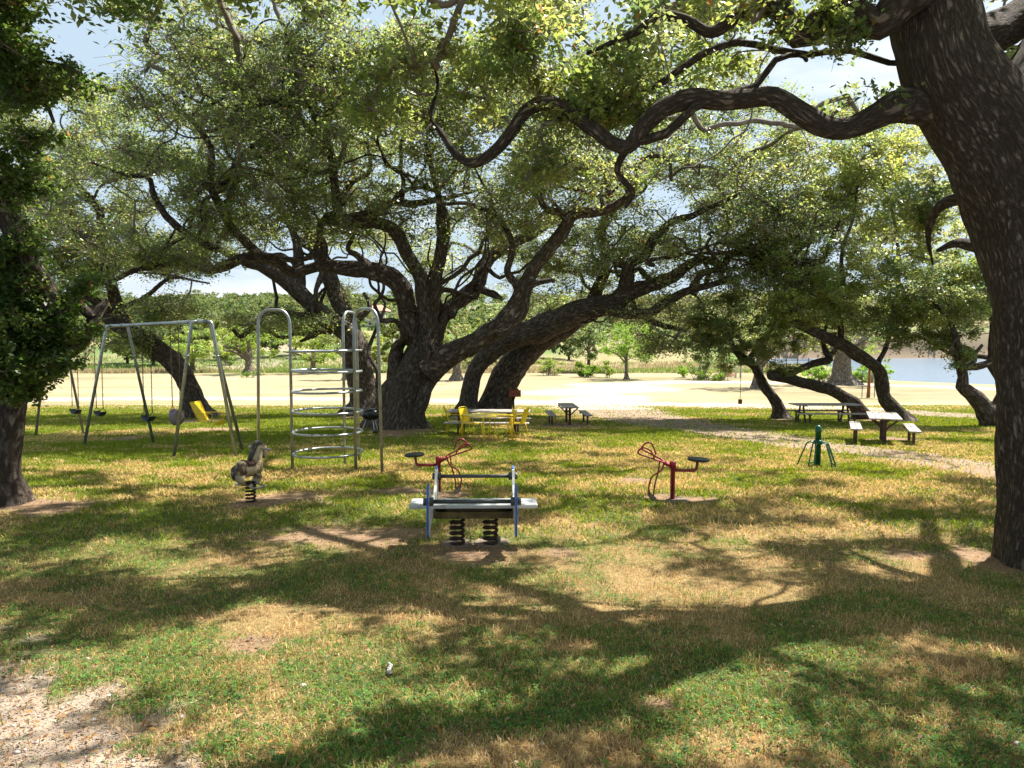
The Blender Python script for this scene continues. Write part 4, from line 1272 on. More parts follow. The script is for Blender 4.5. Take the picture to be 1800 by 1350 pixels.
woods('hill_woods', 1150, (-420, 60), (235, 560), 22, 1.5, DARK * np.array([.75, .72, .75]), 2.2, lambda x, y: (x / y > -1.0) & (x / y < .12) & (fbm(x * .015, y * .015, 3) > .40), 'wooded hill rising beyond the pasture on the left')
woods('bluff_woods', 1000, (20, 420), (192, 420), 24, 1.3, LEAF_PAL * np.array([.75, .66, .78]), 2.1, lambda x, y: (x / y > .09) & (x / y < 1.0) & (y > np.where(x / y > .3, 214, 192)), 'wooded bluff beyond the river and the lower field')

# ------------------------------------------------------------------ grass, clover, litter, gravel near the camera
def scatter_xy(n, y0, y1, power=1.0, xmax=.86):
    """points inside the widening wedge the view covers, denser near the camera"""
    t = rng.random(n)
    y = y0 * (y1 / y0) ** (t ** power)
    x = rng.uniform(-1, 1, n) * (y * xmax + .5)
    return x, y


def blades(name, n, y0, y1, hgt, wid, label, mode):
    x, y = scatter_xy(n, y0, y1)
    dirt_, gravel_, trk_, green_ = field(x, y)
    # small-scale mixing of living and dead grass
    g = np.clip(green_ * .85 + (fbm(x * 3.1 + 3, y * 3.1, 4) - .5) * 1.9 - .02, 0, 1)
    bare = np.clip(dirt_ * 1.1 + gravel_ * 1.05 + trk_ * .8, 0, 1)
    thin = rng.random(n) < 1 - smooth(7.5, 16, y)
    r_ = rng.random(n)
    if mode == 'dry':
        ok = thin & (r_ > bare * .93) & (rng.random(n) > g * .55)
    else:
        ok = thin & (r_ > bare * .98) & (rng.random(n) < g * 1.1)
    x, y, g = x[ok], y[ok], g[ok]
    m = len(x)
    z = ground_z(x, y)
    sc = (1 + 0.10 * np.maximum(y - 5, 0)) ** .8
    tuft = 0.25 + 1.5 * fbm(x * 4, y * 4, 3) ** 1.3
    if mode in ('dry', 'green'):
        a = rng.uniform(0, 6.283, m)
        lean = rng.uniform(.3, 1.25, m) if mode == 'dry' else rng.uniform(.1, .8, m)
        h = hgt * (.35 + rng.random(m)) * tuft
        w = wid * (.6 + .8 * rng.random(m)) * sc
        ca, sa = np.cos(a), np.sin(a)
        b_ = rng.uniform(0, 6.283, m)
        base = np.stack([x, y, z - .004], 1)
        side = np.stack([np.cos(b_), np.sin(b_), 0 * b_], 1) * (w / 2)[:, None]
        mid = base + np.stack([ca * lean * h * .35, sa * lean * h * .35, h * .62], 1)
        tip = base + np.stack([ca * lean * h, sa * lean * h, h * (1 - .32 * lean)], 1)
        V = np.stack([base - side, base + side, mid + side * .8, mid - side * .8, tip], 1).reshape(-1, 3)
        i0 = np.arange(m)[:, None] * 5
        Q = i0 + np.array([[0, 1, 2, 3]])
        T = i0 + np.array([[3, 2, 4]])
        nv = 5
    else:   # clover: three little leaflets, nearly level
        h = hgt * (.4 + rng.random(m)) * tuft
        c = np.stack([x, y, z + h], 1)
        s = wid * (.6 + .8 * rng.random(m)) * sc
        a0 = rng.uniform(0, 6.283, m)
        tl = rng.normal(size=(m, 2)) * .35
        Vs = []
        for k in range(3):
            a = a0 + k * 2.094
            for (rr, da) in ((0.08, 0), (.75, -.55), (1.05, 0), (.75, .55)):
                px_ = np.cos(a + da) * rr * s; py_ = np.sin(a + da) * rr * s
                Vs.append(c + np.stack([px_, py_, px_ * tl[:, 0] + py_ * tl[:, 1]], 1))
        V = np.stack(Vs, 1).reshape(-1, 3)
        i0 = np.arange(m)[:, None] * 12
        Q = np.concatenate([i0 + np.array([[0, 1, 2, 3]]) + 4 * k for k in range(3)])
        T = None
        nv = 12
    r1 = rng.random((m, 1))
    if mode == 'dry':
        pal = np.array([[.46, .34, .17], [.38, .26, .12], [.54, .42, .22], [.28, .17, .08], [.42, .33, .14]])
    elif mode == 'green':
        pal = np.array([[.14, .21, .03], [.21, .26, .045], [.08, .14, .025], [.26, .27, .07]])
    else:
        pal = np.array([[.06, .14, .028], [.10, .20, .035], [.045, .10, .03]])
    cc = pal[rng.integers(0, len(pal), m)] * (.7 + .6 * r1)
    me = mesh_np(name, V, Q, T, col=np.repeat(cc, nv, 0))
    o = link(name, me, M_GRASS)
    tag(o, label, 'grass', kind='stuff')


blades('dry_grass', 360000, 2.3, 16, .045, .0042, 'short dry straw-coloured grass over the playground', 'dry')
blades('green_grass', 185000, 2.3, 16, .05, .0046, 'green grass blades growing through the straw', 'green')
blades('clover', 112000, 2.3, 13, .028, .0135, 'low clover and weeds growing in patches', 'clover')


def coarse(name, n, y0, y1, label):
    x = rng.uniform(-1, 1, n)
    y = y0 * (y1 / y0) ** rng.random(n)
    x = x * (y * .84)
    dirt_, gravel_, trk_, green_ = field(x, y)
    ok = (rng.random(n) > np.clip(dirt_ + trk_ * .9, 0, 1)) & (rng.random(n) < smooth(7, 15, y))
    x, y, green_ = x[ok], y[ok], green_[ok]
    m = len(x)
    z = ground_z(x, y)
    a = rng.uniform(0, 6.283, m)
    s = .013 + .0017 * y
    h = (.03 + .03 * rng.random(m)) * (.7 + .6 * fbm(x * 2, y * 2, 3)) * 1.2
    b_ = np.stack([x, y, z - .005], 1)
    sd = np.stack([np.cos(a), np.sin(a), 0 * a], 1) * (s / 2)[:, None]
    tip = b_ + np.stack([rng.normal(size=m) * h * .6, rng.normal(size=m) * h * .6, h], 1)
    V = np.stack([b_ - sd, b_ + sd, tip], 1).reshape(-1, 3)
    T = np.arange(m * 3).reshape(m, 3)
    isg = (rng.random(m) < np.clip(green_ * .85 + .22, 0, 1))[:, None]
    cc = np.where(isg, np.array([.16, .205, .026]), np.array([.45, .35, .15])) * (.7 + .6 * rng.random((m, 1)))
    tag(link(name, mesh_np(name, V, None, T, col=np.repeat(cc, 3, 0)), M_GRASS), label, 'grass', kind='stuff')


coarse('mown_grass', 520000, 7, 42, 'mown mixed grass in the shade of the oaks')


def litter(name, n, y1, size, pal, label, cat, conc=None, lift=.012, thick=False):
    x, y = scatter_xy(n, 2.3, y1)
    if conc is not None:
        ok = rng.random(n) < conc(x, y)
        x, y = x[ok], y[ok]
    m = len(x)
    z = ground_z(x, y)
    s = size * (.4 + 1.1 * rng.random(m) ** 2)
    if not thick:
        c = np.stack([x, y, z + lift * (1 + rng.random(m))], 1)
        nrm = rng.normal(size=(m, 3)) * .45; nrm[:, 2] = 1
        nrm /= np.linalg.norm(nrm, axis=1)[:, None]
        ax = rng.normal(size=(m, 3)); ax -= nrm * np.sum(ax * nrm, 1)[:, None]; ax /= np.linalg.norm(ax, axis=1)[:, None]
        bx = np.cross(nrm, ax)
        V = np.stack([c - ax * s[:, None], c + bx * s[:, None] * .45 + nrm * s[:, None] * .2, c + ax * s[:, None], c - bx * s[:, None] * .45 + nrm * s[:, None] * .2], 1).reshape(-1, 3)
        Q = np.arange(m * 4).reshape(m, 4); nv = 4; T = None
    else:   # little stones: squashed, dented octahedra
        dirs = np.array([[1, 0, 0], [0, 1, 0], [-1, 0, 0], [0, -1, 0], [.1, .1, .75], [0, 0, -.5]])
        a = rng.uniform(0, 6.283, m)
        Rm = np.zeros((m, 3, 3)); Rm[:, 0, 0] = np.cos(a); Rm[:, 0, 1] = -np.sin(a); Rm[:, 1, 0] = np.sin(a); Rm[:, 1, 1] = np.cos(a); Rm[:, 2, 2] = 1
        D = dirs[None] * (.55 + .6 * rng.random((m, 6, 1))) * s[:, None, None] * .5
        D[:, :, 0] *= 1.25
        V = (np.einsum('mij,mkj->mki', Rm, D) + np.stack([x, y, z + s * .12], 1)[:, None]).reshape(-1, 3)
        f = np.array([[0, 1, 4], [1, 2, 4], [2, 3, 4], [3, 0, 4], [1, 0, 5], [2, 1, 5], [3, 2, 5], [0, 3, 5]])
        T = (np.arange(m)[:, None, None] * 6 + f[None]).reshape(-1, 3); Q = None; nv = 6
    cc = pal[rng.integers(0, len(pal), m)] * (.65 + .7 * rng.random((m, 1)))
    tag(link(name, mesh_np(name, V, Q, T, col=np.repeat(cc, nv, 0)), M_LIT if not thick else M_STONE), label, cat, kind='stuff')


M_LIT = mat_leaf('dead_leaf', trans=.12, rough=.7, spec=.2)
M_STONE = mat_leaf('stone_chip', trans=0.0, rough=.85, spec=.2)
litter('fallen_leaves', 48000, 14, .015, np.array([[.22, .13, .07], [.30, .20, .12], [.16, .09, .05], [.34, .25, .16], [.33, .17, .05]]), 'scattered dead oak leaves', 'leaves',
       lambda x, y: .25 + .75 * np.maximum(field(x, y)[0], field(x, y)[1] * .6))
litter('gravel', 80000, 5.2, .010, np.array([[.42, .34, .28], [.36, .28, .23], [.48, .41, .35], [.28, .2, .16]]), 'pale crushed stone in the lower left corner', 'gravel',
       lambda x, y: np.clip(field(x, y)[1] + .02 + .35 * smooth(.56, .66, fbm(x * 2 + 3, y * 2, 3)) * smooth(3.8, 2.8, y) * (x < .5), 0, 1), thick=True)
litter('gravel_stones', 2600, 5.0, .026, np.array([[.46, .41, .38], [.36, .31, .28], [.55, .50, .47]]), 'larger pale stones among the gravel', 'stones',
       lambda x, y: np.clip(field(x, y)[1] * .6 + .01 + .4 * smooth(.5, .62, fbm(x * 2 + 3, y * 2, 3)) * smooth(3.9, 2.8, y) * (x < .4), 0, 1), thick=True)
litter('wood_chips', 9000, 14, .022, np.array([[.2, .13, .09], [.12, .08, .06], [.3, .22, .16]]), 'dark bark chips and acorn bits on the bare soil', 'debris',
       lambda x, y: .06 + .94 * field(x, y)[0], thick=True)


def tall_grass(name, n, label):
    """knee-high rough grass along the edge of the pasture"""
    y = 100 + 60 * rng.random(n) ** 2.2
    x = rng.uniform(-.8, .42, n) * y
    ok = (y + (fbm(x * .1, y * .1, 3) - .5) * 8 > 103)
    sd = line_dist(x, y, RIVER, True); ok &= (sd > 3) & ~poly_inside(x, y, RIVER)
    ok &= rng.random(n) < .25 + .75 * smooth(.42, .6, fbm(x * .15, y * .15, 3))
    x, y = x[ok], y[ok]; m = len(x)
    z = ground_z(x, y)
    a = rng.uniform(0, 6.283, m)
    h = (.2 + .45 * rng.random(m)) * (.5 + fbm(x * .2 + 8, y * .2, 3))
    b_ = np.stack([x, y, z - .02], 1)
    sd_ = np.stack([np.cos(a), np.sin(a), 0 * a], 1) * .11
    V = np.stack([b_ - sd_, b_ + sd_, b_ + np.stack([rng.normal(size=m) * .15, rng.normal(size=m) * .15, h], 1)], 1).reshape(-1, 3)
    g = smooth(.45, .6, fbm(x * .06 + 4, y * .06, 4))[:, None]
    cc = (np.array([.28, .24, .13]) * (1 - g) + np.array([.15, .21, .06]) * g) * (.7 + .6 * rng.random((m, 1)))
    tag(link(name, mesh_np(name, V, None, np.arange(m * 3).reshape(m, 3), col=np.repeat(cc, 3, 0)), M_GRASS), label, 'grass', kind='stuff')


tall_grass('tall_grass', 90000, 'rough unmown grass along the edge of the pasture')


# ------------------------------------------------------------------ small mesh kit for the play equipment
class MB:
    def __init__(s):
        s.v = []; s.f = []

    def addv(s, V, Fc):
        n = len(s.v)
        s.v += [tuple(map(float, p)) for p in V]
        s.f += [tuple(int(i) + n for i in f) for f in Fc]
        return s

    def box(s, c, d, rot=(0, 0, 0), bev=0.0):
        hx, hy, hz = d[0] / 2, d[1] / 2, d[2] / 2
        Mr = Matrix.Rotation(rot[2], 3, 'Z') @ Matrix.Rotation(rot[1], 3, 'Y') @ Matrix.Rotation(rot[0], 3, 'X')
        b = min(bev, hx * .9, hy * .9, hz * .9)
        P = []
        if b <= 0:
            for x in (-hx, hx):
                for y in (-hy, hy):
                    for z in (-hz, hz):
                        P.append(Mr @ Vector((x, y, z)) + Vector(c))
            return s.addv(P, [(0, 1, 3, 2), (4, 6, 7, 5), (0, 4, 5, 1), (2, 3, 7, 6), (0, 2, 6, 4), (1, 5, 7, 3)])
        # chamfered box: loops of eight corners at four heights
        def ring(ex, ey, z, k):
            return [(-ex + k, -ey, z), (ex - k, -ey, z), (ex, -ey + k, z), (ex, ey - k, z), (ex - k, ey, z), (-ex + k, ey, z), (-ex, ey - k, z), (-ex, -ey + k, z)]
        L = [ring(hx - b, hy - b, -hz, b * .6), ring(hx, hy, -hz + b, b), ring(hx, hy, hz - b, b), ring(hx - b, hy - b, hz, b * .6)]
        for l in L:
            for q in l:
                P.append(Mr @ Vector(q) + Vector(c))
        Fc = [tuple(range(7, -1, -1)), tuple(range(24, 32))]
        for i in range(3):
            for k in range(8):
                Fc.append((i * 8 + k, i * 8 + (k + 1) % 8, (i + 1) * 8 + (k + 1) % 8, (i + 1) * 8 + k))
        return s.addv(P, Fc)

    def tube(s, path, r, sides=10, closed=False, ends=True):
        P = np.asarray(path, float)
        n = len(P)
        rad = np.broadcast_to(np.asarray(r, float), (n,))
        if closed:
            T = np.roll(P, -1, 0) - np.roll(P, 1, 0)
        else:
            T = np.gradient(P, axis=0)
        T = T / (np.linalg.norm(T, axis=1)[:, None] + 1e-12)
        up = np.array([0, 0, 1.0]) if abs(T[0][2]) < .9 else np.array([1.0, 0, 0])
        v = up - T[0] * np.dot(up, T[0]); v /= np.linalg.norm(v)
        N = [v]
        for i in range(1, n):
            v = N[-1] - T[i] * np.dot(N[-1], T[i]); v /= np.linalg.norm(v) + 1e-12
            N.append(v)
        N = np.array(N); B = np.cross(T, N)
        a = np.arange(sides) * 2 * math.pi / sides
        V = P[:, None] + rad[:, None, None] * (np.cos(a)[None, :, None] * N[:, None] + np.sin(a)[None, :, None] * B[:, None])
        Fc = []
        m = n if closed else n - 1
        for i in range(m):
            j = (i + 1) % n
            for k in range(sides):
                Fc.append((i * sides + k, i * sides + (k + 1) % sides, j * sides + (k + 1) % sides, j * sides + k))
        if not closed and ends:
            Fc.append(tuple(range(sides - 1, -1, -1)))
            Fc.append(tuple((n - 1) * sides + k for k in range(sides)))
        return s.addv(V.reshape(-1, 3), Fc)

    def lathe(s, prof, c=(0, 0, 0), sides=24, axis='Z', tilt=None):
        V = []
        for (r, z) in prof:
            for k in range(sides):
                a = k * 2 * math.pi / sides
                p = Vector((r * math.cos(a), r * math.sin(a), z))
                if axis == 'X': p = Vector((p.z, p.x, p.y))
                if axis == 'Y': p = Vector((p.x, p.z, p.y))
                if tilt is not None: p = tilt @ p
                V.append(p + Vector(c))
        Fc = []
        for i in range(len(prof) - 1):
            for k in range(sides):
                Fc.append((i * sides + k, i * sides + (k + 1) % sides, (i + 1) * sides + (k + 1) % sides, (i + 1) * sides + k))
        Fc.append(tuple(range(sides - 1, -1, -1)))
        Fc.append(tuple((len(prof) - 1) * sides + k for k in range(sides)))
        return s.addv(V, Fc)

    def prism(s, poly, x0, x1):
        """polygon in the YZ plane, extruded along X"""
        n = len(poly)
        V = [(x0, y, z) for y, z in poly] + [(x1, y, z) for y, z in poly]
        Fc = [tuple(range(n - 1, -1, -1)), tuple(range(n, 2 * n))]
        for k in range(n):
            Fc.append((k, (k + 1) % n, n + (k + 1) % n, n + k))
        return s.addv(V, Fc)

    def build(s, name, mat, parent=None, smooth_=False, off=(0, 0, 0)):
        me = bpy.data.meshes.new(name)
        me.from_pydata([(v[0] - off[0], v[1] - off[1], v[2] - off[2]) for v in s.v], [], s.f)
        me.validate()
        import bmesh
        bm = bmesh.new(); bm.from_mesh(me)
        bmesh.ops.recalc_face_normals(bm, faces=bm.faces)
        bm.to_mesh(me); bm.free()
        if smooth_:
            for p in me.polygons:
                p.use_smooth = len(p.vertices) == 4
        return link(name, me, mat, parent)


def round_path(pts, rad=.08, seg=6):
    """polyline with rounded corners"""
    P = [np.array(p, float) for p in pts]
    out = [P[0]]
    for i in range(1, len(P) - 1):
        a, b, c = P[i - 1], P[i], P[i + 1]
        r = min(rad, np.linalg.norm(a - b) * .48, np.linalg.norm(c - b) * .48)
        p0 = b + (a - b) / np.linalg.norm(a - b) * r
        p2 = b + (c - b) / np.linalg.norm(c - b) * r
        for t in np.linspace(0, 1, seg + 1):
            out.append((1 - t) ** 2 * p0 + 2 * t * (1 - t) * b + t * t * p2)
    out.append(P[-1])
    return out


def helix(c, r, z0, z1, turns, seg=18):
    n = int(turns * seg)
    return [(c[0] + r * math.cos(2 * math.pi * i / seg), c[1] + r * math.sin(2 * math.pi * i / seg), z0 + (z1 - z0) * i / n) for i in range(n + 1)]


M_GALV = mat_simple('galvanised_steel', (0.36, 0.39, 0.41), .42, .75, var=.3, scale=5, bump=.12, dirt=(.13, .11, .09), dscale=6, dlo=.56, dhi=.75)
M_CHAIN = mat_simple('rusty_chain', (0.12, .085, .05), .7, .4, var=.5, scale=30)
M_RUBBER = mat_simple('blue_black_rubber', (0.02, .028, .05), .45, 0, var=.3, scale=12, dirt=(.1, .09, .08), dlo=.6, dhi=.8)
M_BUCKET = mat_simple('faded_purple_plastic', (0.2, .15, .19), .6, 0, var=.35, scale=9)
M_RED = mat_simple('worn_red_paint', (0.30, .018, .035), .38, .15, var=.4, scale=9, bump=.1, dirt=(.13, .03, .03), dscale=13, dlo=.55, dhi=.72)
M_BLACKSEAT = mat_simple('black_seat', (0.02, .024, .027), .45, 0, var=.35, scale=10, dirt=(.07, .08, .075), dlo=.55, dhi=.75)
M_BLUE = mat_simple('blue_painted_edge', (0.025, .11, .42), .4, 0, var=.3, scale=9, dirt=(.12, .16, .3), dlo=.6, dhi=.78)
M_WHITEP = mat_simple('weathered_white_panel', (0.55, .55, .55), .5, 0, var=.2, scale=5, dirt=(.3, .27, .23), dlo=.52, dhi=.75)
M_ALU = mat_simple('pale_plank', (0.52, .54, .56), .5, .1, var=.14, scale=6, bump=.1, dirt=(.33, .32, .31), dlo=.55, dhi=.8)
M_DKBAR = mat_simple('dark_grey_pipe', (0.075, .078, .085), .5, .3, var=.3, scale=8)
M_SPRING = mat_simple('rusted_black_spring', (0.035, .018, .012), .6, .4, var=.5, scale=14, bump=.2)
M_CHANNEL = mat_simple('weathered_steel_channel', (0.16, .12, .05), .5, .5, var=.5, scale=7, dirt=(.05, .035, .02), dlo=.45, dhi=.7)
M_YELLOW = mat_simple('yellow_enamel', (0.86, .60, .008), .38, 0, var=.16, scale=7)
M_GREENP = mat_simple('green_enamel', (0.008, .10, .055), .35, .1, var=.35, scale=7, dirt=(.02, .05, .035), dlo=.55, dhi=.8)
M_WOOD = mat_simple('weathered_wood', (0.36, .325, .295), .8, 0, var=.25, scale=4, bump=.3, dirt=(.22, .18, .15), dscale=7, dlo=.5, dhi=.72)
M_WOODDK = mat_simple('dark_creosoted_wood', (0.085, .05, .038), .8, 0, var=.4, scale=7, bump=.3)
M_RUST = mat_simple('red_rust', (0.27, .085, .05), .8, .1, var=.35, scale=10, bump=.2)
M_GREYMET = mat_simple('grey_sheet_metal', (0.17, .165, .155), .6, .3, var=.3, scale=8)
M_KETTLE = mat_simple('black_enamel', (0.008, .008, .009), .25, 0, var=.3, scale=5)
M_ROPE = mat_simple('rope', (0.13, .10, .075), .9, 0, var=.3, scale=30)
M_HORSE = mat_simple('chipped_cream_paint', (0.46, .36, .22), .55, .0, var=.35, scale=7, bump=.2, dirt=(.12, .055, .035), dscale=6.0, dlo=.49, dhi=.57)
M_MANE = mat_simple('faded_charcoal_paint', (0.06, .055, .055), .7, 0, var=.5, scale=12, dirt=(.25, .22, .2), dscale=16, dlo=.52, dhi=.62)
M_SCOOP = mat_simple('dusty_grey_steel', (0.22, .20, .17), .6, .3, var=.35, scale=9)
M_CONC = mat_simple('old_concrete', (0.2, .15, .11), .9, 0, var=.2, scale=9, bump=.3)


def base(px, py):
    p = ground_at(px, py)
    return float(p[0]), float(p[1]), float(p[2])


# ---- swing set
def swing():
    A = np.array([-7.15, 16.25]); B = np.array([-10.5, 18.95]); Cc = np.array([-14.1, 22.0])
    bar_z = CZ + .45
    org = (A[0], A[1], gz(*A))
    root = empty('swing_set', org, 0, 'tall galvanised pipe swing set with splayed legs, reaching back towards the left', 'swing set')
    d = (Cc - A) / np.linalg.norm(Cc - A)
    nrm = np.array([-d[1], d[0]])
    if nrm[1] < 0: nrm = -nrm
    def P(q, z): return (q[0] - org[0], q[1] - org[1], z - org[2])
    def bz(q): return bar_z - .07 * np.linalg.norm(q - A) / 9.0
    A2 = A - d * .36
    MB().tube([P(A2, bz(A2)), P(B, bz(B)), P(Cc + d * .3, bz(Cc))], .042, 14).build('top_bar', M_GALV, root, True)
    def leg(q, foot, out):
        foot = np.array(foot, float)
        z = bz(q)
        v = (foot - q) / np.linalg.norm(foot - q)
        sh = q + v * .13
        pth = round_path([P(q - v * .0, z), P(sh, z - .01), P(foot, gz(*foot) - .1)], .2, 7)
        MB().tube(pth, .038, 14).build('leg', M_GALV, root, True)
        k0 = np.array(P(sh, z - .02)); k1 = np.array(P(foot, gz(*foot) - .1))
        MB().tube([k0 + (k1 - k0) * .235, k0 + (k1 - k0) * .25], .042, 14).build('sleeve', M_GALV, root, True)
        MB().tube([P(q - d * .05, z), P(q + d * .05, z)], .051, 12).build('clamp', M_GALV, root, True)
    leg(A, (-7.66, 15.95), 1)
    leg(A2, (-6.22, 15.95), 1)
    leg(A2, (-6.60, 17.35), 1)
    leg(B + d * .34, (-11.2, 18.45), 1)
    leg(B - d * .34, (-9.72, 19.2), 1)
    leg(Cc + d * .2, (-14.7, 21.8), 1)
    leg(Cc - d * .2, (-13.5, 22.3), 1)
    return A, B, Cc, d, nrm, bar_z - .03


SA, SB, SC, SD, SN, BARZ = swing()


def chain_mb(p0, p1, lw=.006):
    p0 = np.array(p0); p1 = np.array(p1)
    L = np.linalg.norm(p1 - p0)
    n = int(L / .045)
    m = MB()
    T = (p1 - p0) / L
    ax = np.array([1.0, 0, 0]); ax -= T * ax.dot(T); ax /= np.linalg.norm(ax)
    bx = np.cross(T, ax)
    for i in range(n):
        c = p0 + T * (i + .5) * L / n
        s_ = ax if i % 2 else bx
        pts = [c + T * (L / n * .62) * math.cos(a) + s_ * .013 * math.sin(a) for a in np.linspace(0, 2 * math.pi, 8, endpoint=False)]
        m.tube(pts, lw, 4, closed=True)
    return m


def swing_seat(t, label, kind='belt', half=.25, swingback=0.0):
    q = SA + (SC - SA) * t
    zt = BARZ - .045
    gz_ = gz(q[0], q[1])
    zs = gz_ + (.82 if kind == 'belt' else .98)
    root = empty('belt_swing' if kind == 'belt' else 'bucket_swing', (q[0], q[1], zs), math.atan2(SD[1], SD[0]), label, 'swing', 'swings hanging from the swing set')
    for s_ in (-1, 1):
        top = (s_ * half * 1.02, 0, zt - zs)
        bot = (s_ * half * .92, 0, .10)
        chain_mb(top, bot).build('chain', M_CHAIN, root)
        MB().tube([(s_ * half * 1.02, 0, zt - zs + .1), (s_ * half * 1.02, 0, zt - zs - .03)], .012, 6).build('hanger', M_CHAIN, root)
        MB().tube(round_path([(s_ * half * .92, 0, .115), (s_ * half * .86, -.09, .0), (s_ * half * .8, -.09, -.02)], .03, 3), .006, 6).tube(
            round_path([(s_ * half * .92, 0, .115), (s_ * half * .86, .09, .0), (s_ * half * .8, .09, -.02)], .03, 3), .006, 6).build('triangle_link', M_CHAIN, root)
    if kind == 'belt':
        V = []; n = 15
        for i in range(n):
            u = -1 + 2 * i / (n - 1)
            x = u * half * .95; z = -.13 * (1 - abs(u) ** 2.2) + .01
            for (yy, tz) in ((-.085, 0), (.085, 0), (.085, -.012), (-.085, -.012)):
                V.append((x, yy, z + tz))
        Fc = []
        for i in range(n - 1):
            for k in range(4):
                Fc.append((i * 4 + k, i * 4 + (k + 1) % 4, (i + 1) * 4 + (k + 1) % 4, (i + 1) * 4 + k))
        Fc += [(3, 2, 1, 0), tuple((n - 1) * 4 + k for k in range(4))]
        MB().addv(V, Fc).build('seat', M_RUBBER, root, True)
    else:
        # child's bucket: tapered open shell with two leg holes
        V = []; Fc = []; n = 24; prof = [(.19, .02), (.2, -.06), (.195, -.16), (.17, -.26), (.10, -.32), (.02, -.33)]
        for (r_, z) in prof:
            for k in range(n):
                a = 2 * math.pi * k / n
                V.append((r_ * math.cos(a), r_ * .82 * math.sin(a), z + .04 * math.cos(2 * a) * (1 if z > -.1 else 0)))
        for (r_, z) in reversed(prof):
            for k in range(n):
                a = 2 * math.pi * k / n
                V.append(((r_ - .012) * math.cos(a), (r_ * .82 - .012) * math.sin(a), z + .006 + .04 * math.cos(2 * a) * (1 if z > -.1 else 0)))
        R_ = len(prof) * 2
        for i in range(R_):
            for k in range(n):
                a = 2 * math.pi * (k + .5) / n
                z = V[i * n][2]
                # leg holes on the front
                if math.sin(a) < -.35 and abs(math.cos(a)) > .22 and -.3 < (V[i * n][2]) < -.13 and i not in (5, 11):
                    if i in (2, 3, 7, 8):
                        continue
                Fc.append((i * n + k, i * n + (k + 1) % n, ((i + 1) % R_) * n + (k + 1) % n, ((i + 1) % R_) * n + k))
        MB().addv(V, Fc).build('bucket_seat', M_BUCKET, root, True)


swing_seat(.13, 'faded purple child bucket swing in the bay nearest the climbing frame', 'bucket', .21)
swing_seat(.30, 'black belt swing hanging next to the purple bucket swing')
swing_seat(.64, 'sagging belt swing just past the middle legs of the swing set')
swing_seat(.84, 'belt swing farthest back, close to the last legs', half=.27)

# ---- climbing frame: six rings on three hooped uprights
cc = at(577, 800, 13.75)
cx, cy = float(cc[0]), float(cc[1])
cz0 = gz(cx, cy)
cl = empty('climbing_frame', (cx, cy, cz0), 0, 'tall galvanised climbing frame of stacked rings and three hooped poles', 'climbing frame')
RR = .655
for zr in (.186, .57, .96, 1.35, 1.75, 2.16):
    z = CZ - zr - cz0 + (.0)
    tiltx = .012 * math.sin(zr * 9)
    MB().tube([(RR * math.cos(a), RR * math.sin(a), z + tiltx * math.cos(a)) for a in np.linspace(0, 2 * math.pi, 48, endpoint=False)], .0225, 10, closed=True).build('ring', M_GALV, cl, True)
for ang in (R(185), R(-28), R(76)):
    ux, uy = math.cos(ang), math.sin(ang)
    ri, ro = RR + .03, RR + .62 if ang != R(-28) else RR + .60
    top = CZ + .60 - cz0
    gi = gz(cx + ux * ri, cy + uy * ri) - cz0 - .12
    go = gz(cx + ux * ro, cy + uy * ro) - cz0 - .12
    w = .26
    pth = [(ux * ri, uy * ri, gi), (ux * ri, uy * ri, top - .28)]
    for t in np.linspace(0, 1, 7)[1:]:
        a = t * math.pi / 2
        pth.append((ux * (ri + .2 * (1 - math.cos(a))), uy * (ri + .2 * (1 - math.cos(a))), top - .28 + .28 * math.sin(a)))
    for t in np.linspace(0, 1, 7):
        a = t * math.pi / 2
        pth.append((ux * (ro - .2 + .2 * math.sin(a)), uy * (ro - .2 + .2 * math.sin(a)), top - .28 + .28 * math.cos(a)))
    pth.append((ux * (ro + .06), uy * (ro + .06), go))
    MB().tube(pth, .029, 12).build('hooped_pole', M_GALV, cl, True)

# ---- two-row spring rider in the foreground
sx, sy, sz = base(832, 968)
sy += .30
sx = (832 - 900) / 1250 * sy
sz = gz(sx, sy)
ss = empty('spring_rider', (sx, sy, sz), R(1.5), 'two-seat spring rider with blue-edged side panels and a wide pale plank across', 'spring rider')
for s_ in (-1, 1):
    poly = [(-.66, .27), (-.60, .24), (-.50, .27), (-.30, .34), (.10, .34), (.42, .34), (.60, .40), (.64, .55), (.63, .72), (.56, .79), (.47, .77), (.42, .68), (.36, .60), (.22, .52), (-.02, .50), (-.24, .54), (-.36, .64), (-.44, .72), (-.53, .79), (-.62, .77), (-.66, .66)]
    x = s_ * .452
    MB().prism(poly, x - .010, x + .010).build('side_panel', M_BLUE, ss)
    inner = [(y * .955, .555 + (z - .555) * .93) for y, z in poly]
    o_ = MB().prism(inner, x - .0135, x + .0135).build('panel_face', M_WHITEP, ss)
hb = []
for (y, z) in ((-.56, .61), (.54, .665)):
    MB().tube([(-.46, y, z), (.46, y, z)], .022, 12).build('handle_bar', M_DKBAR, ss, True)
    for s_ in (-1, 1):
        MB().lathe([(.024, -.035), (.045, -.03), (.045, .03), (.024, .035)], (s_ * .43, y, z), 14, 'X').lathe([(.02, -.02), (.04, -.018), (.04, .018), (.02, .02)], (s_ * .485, y, z), 14, 'X').build('rubber_bush', M_DKBAR, ss, True)
MB().box((0, 0, .462), (1.40, .33, .045), bev=.008).build('seat_plank', M_ALU, ss)
for s_ in (-1, 1):
    MB().lathe([(.0, 0), (.011, 0), (.011, .004), (.0, .006)], (s_ * .33, -.1, .485), 8).build('bolt', M_DKBAR, ss)
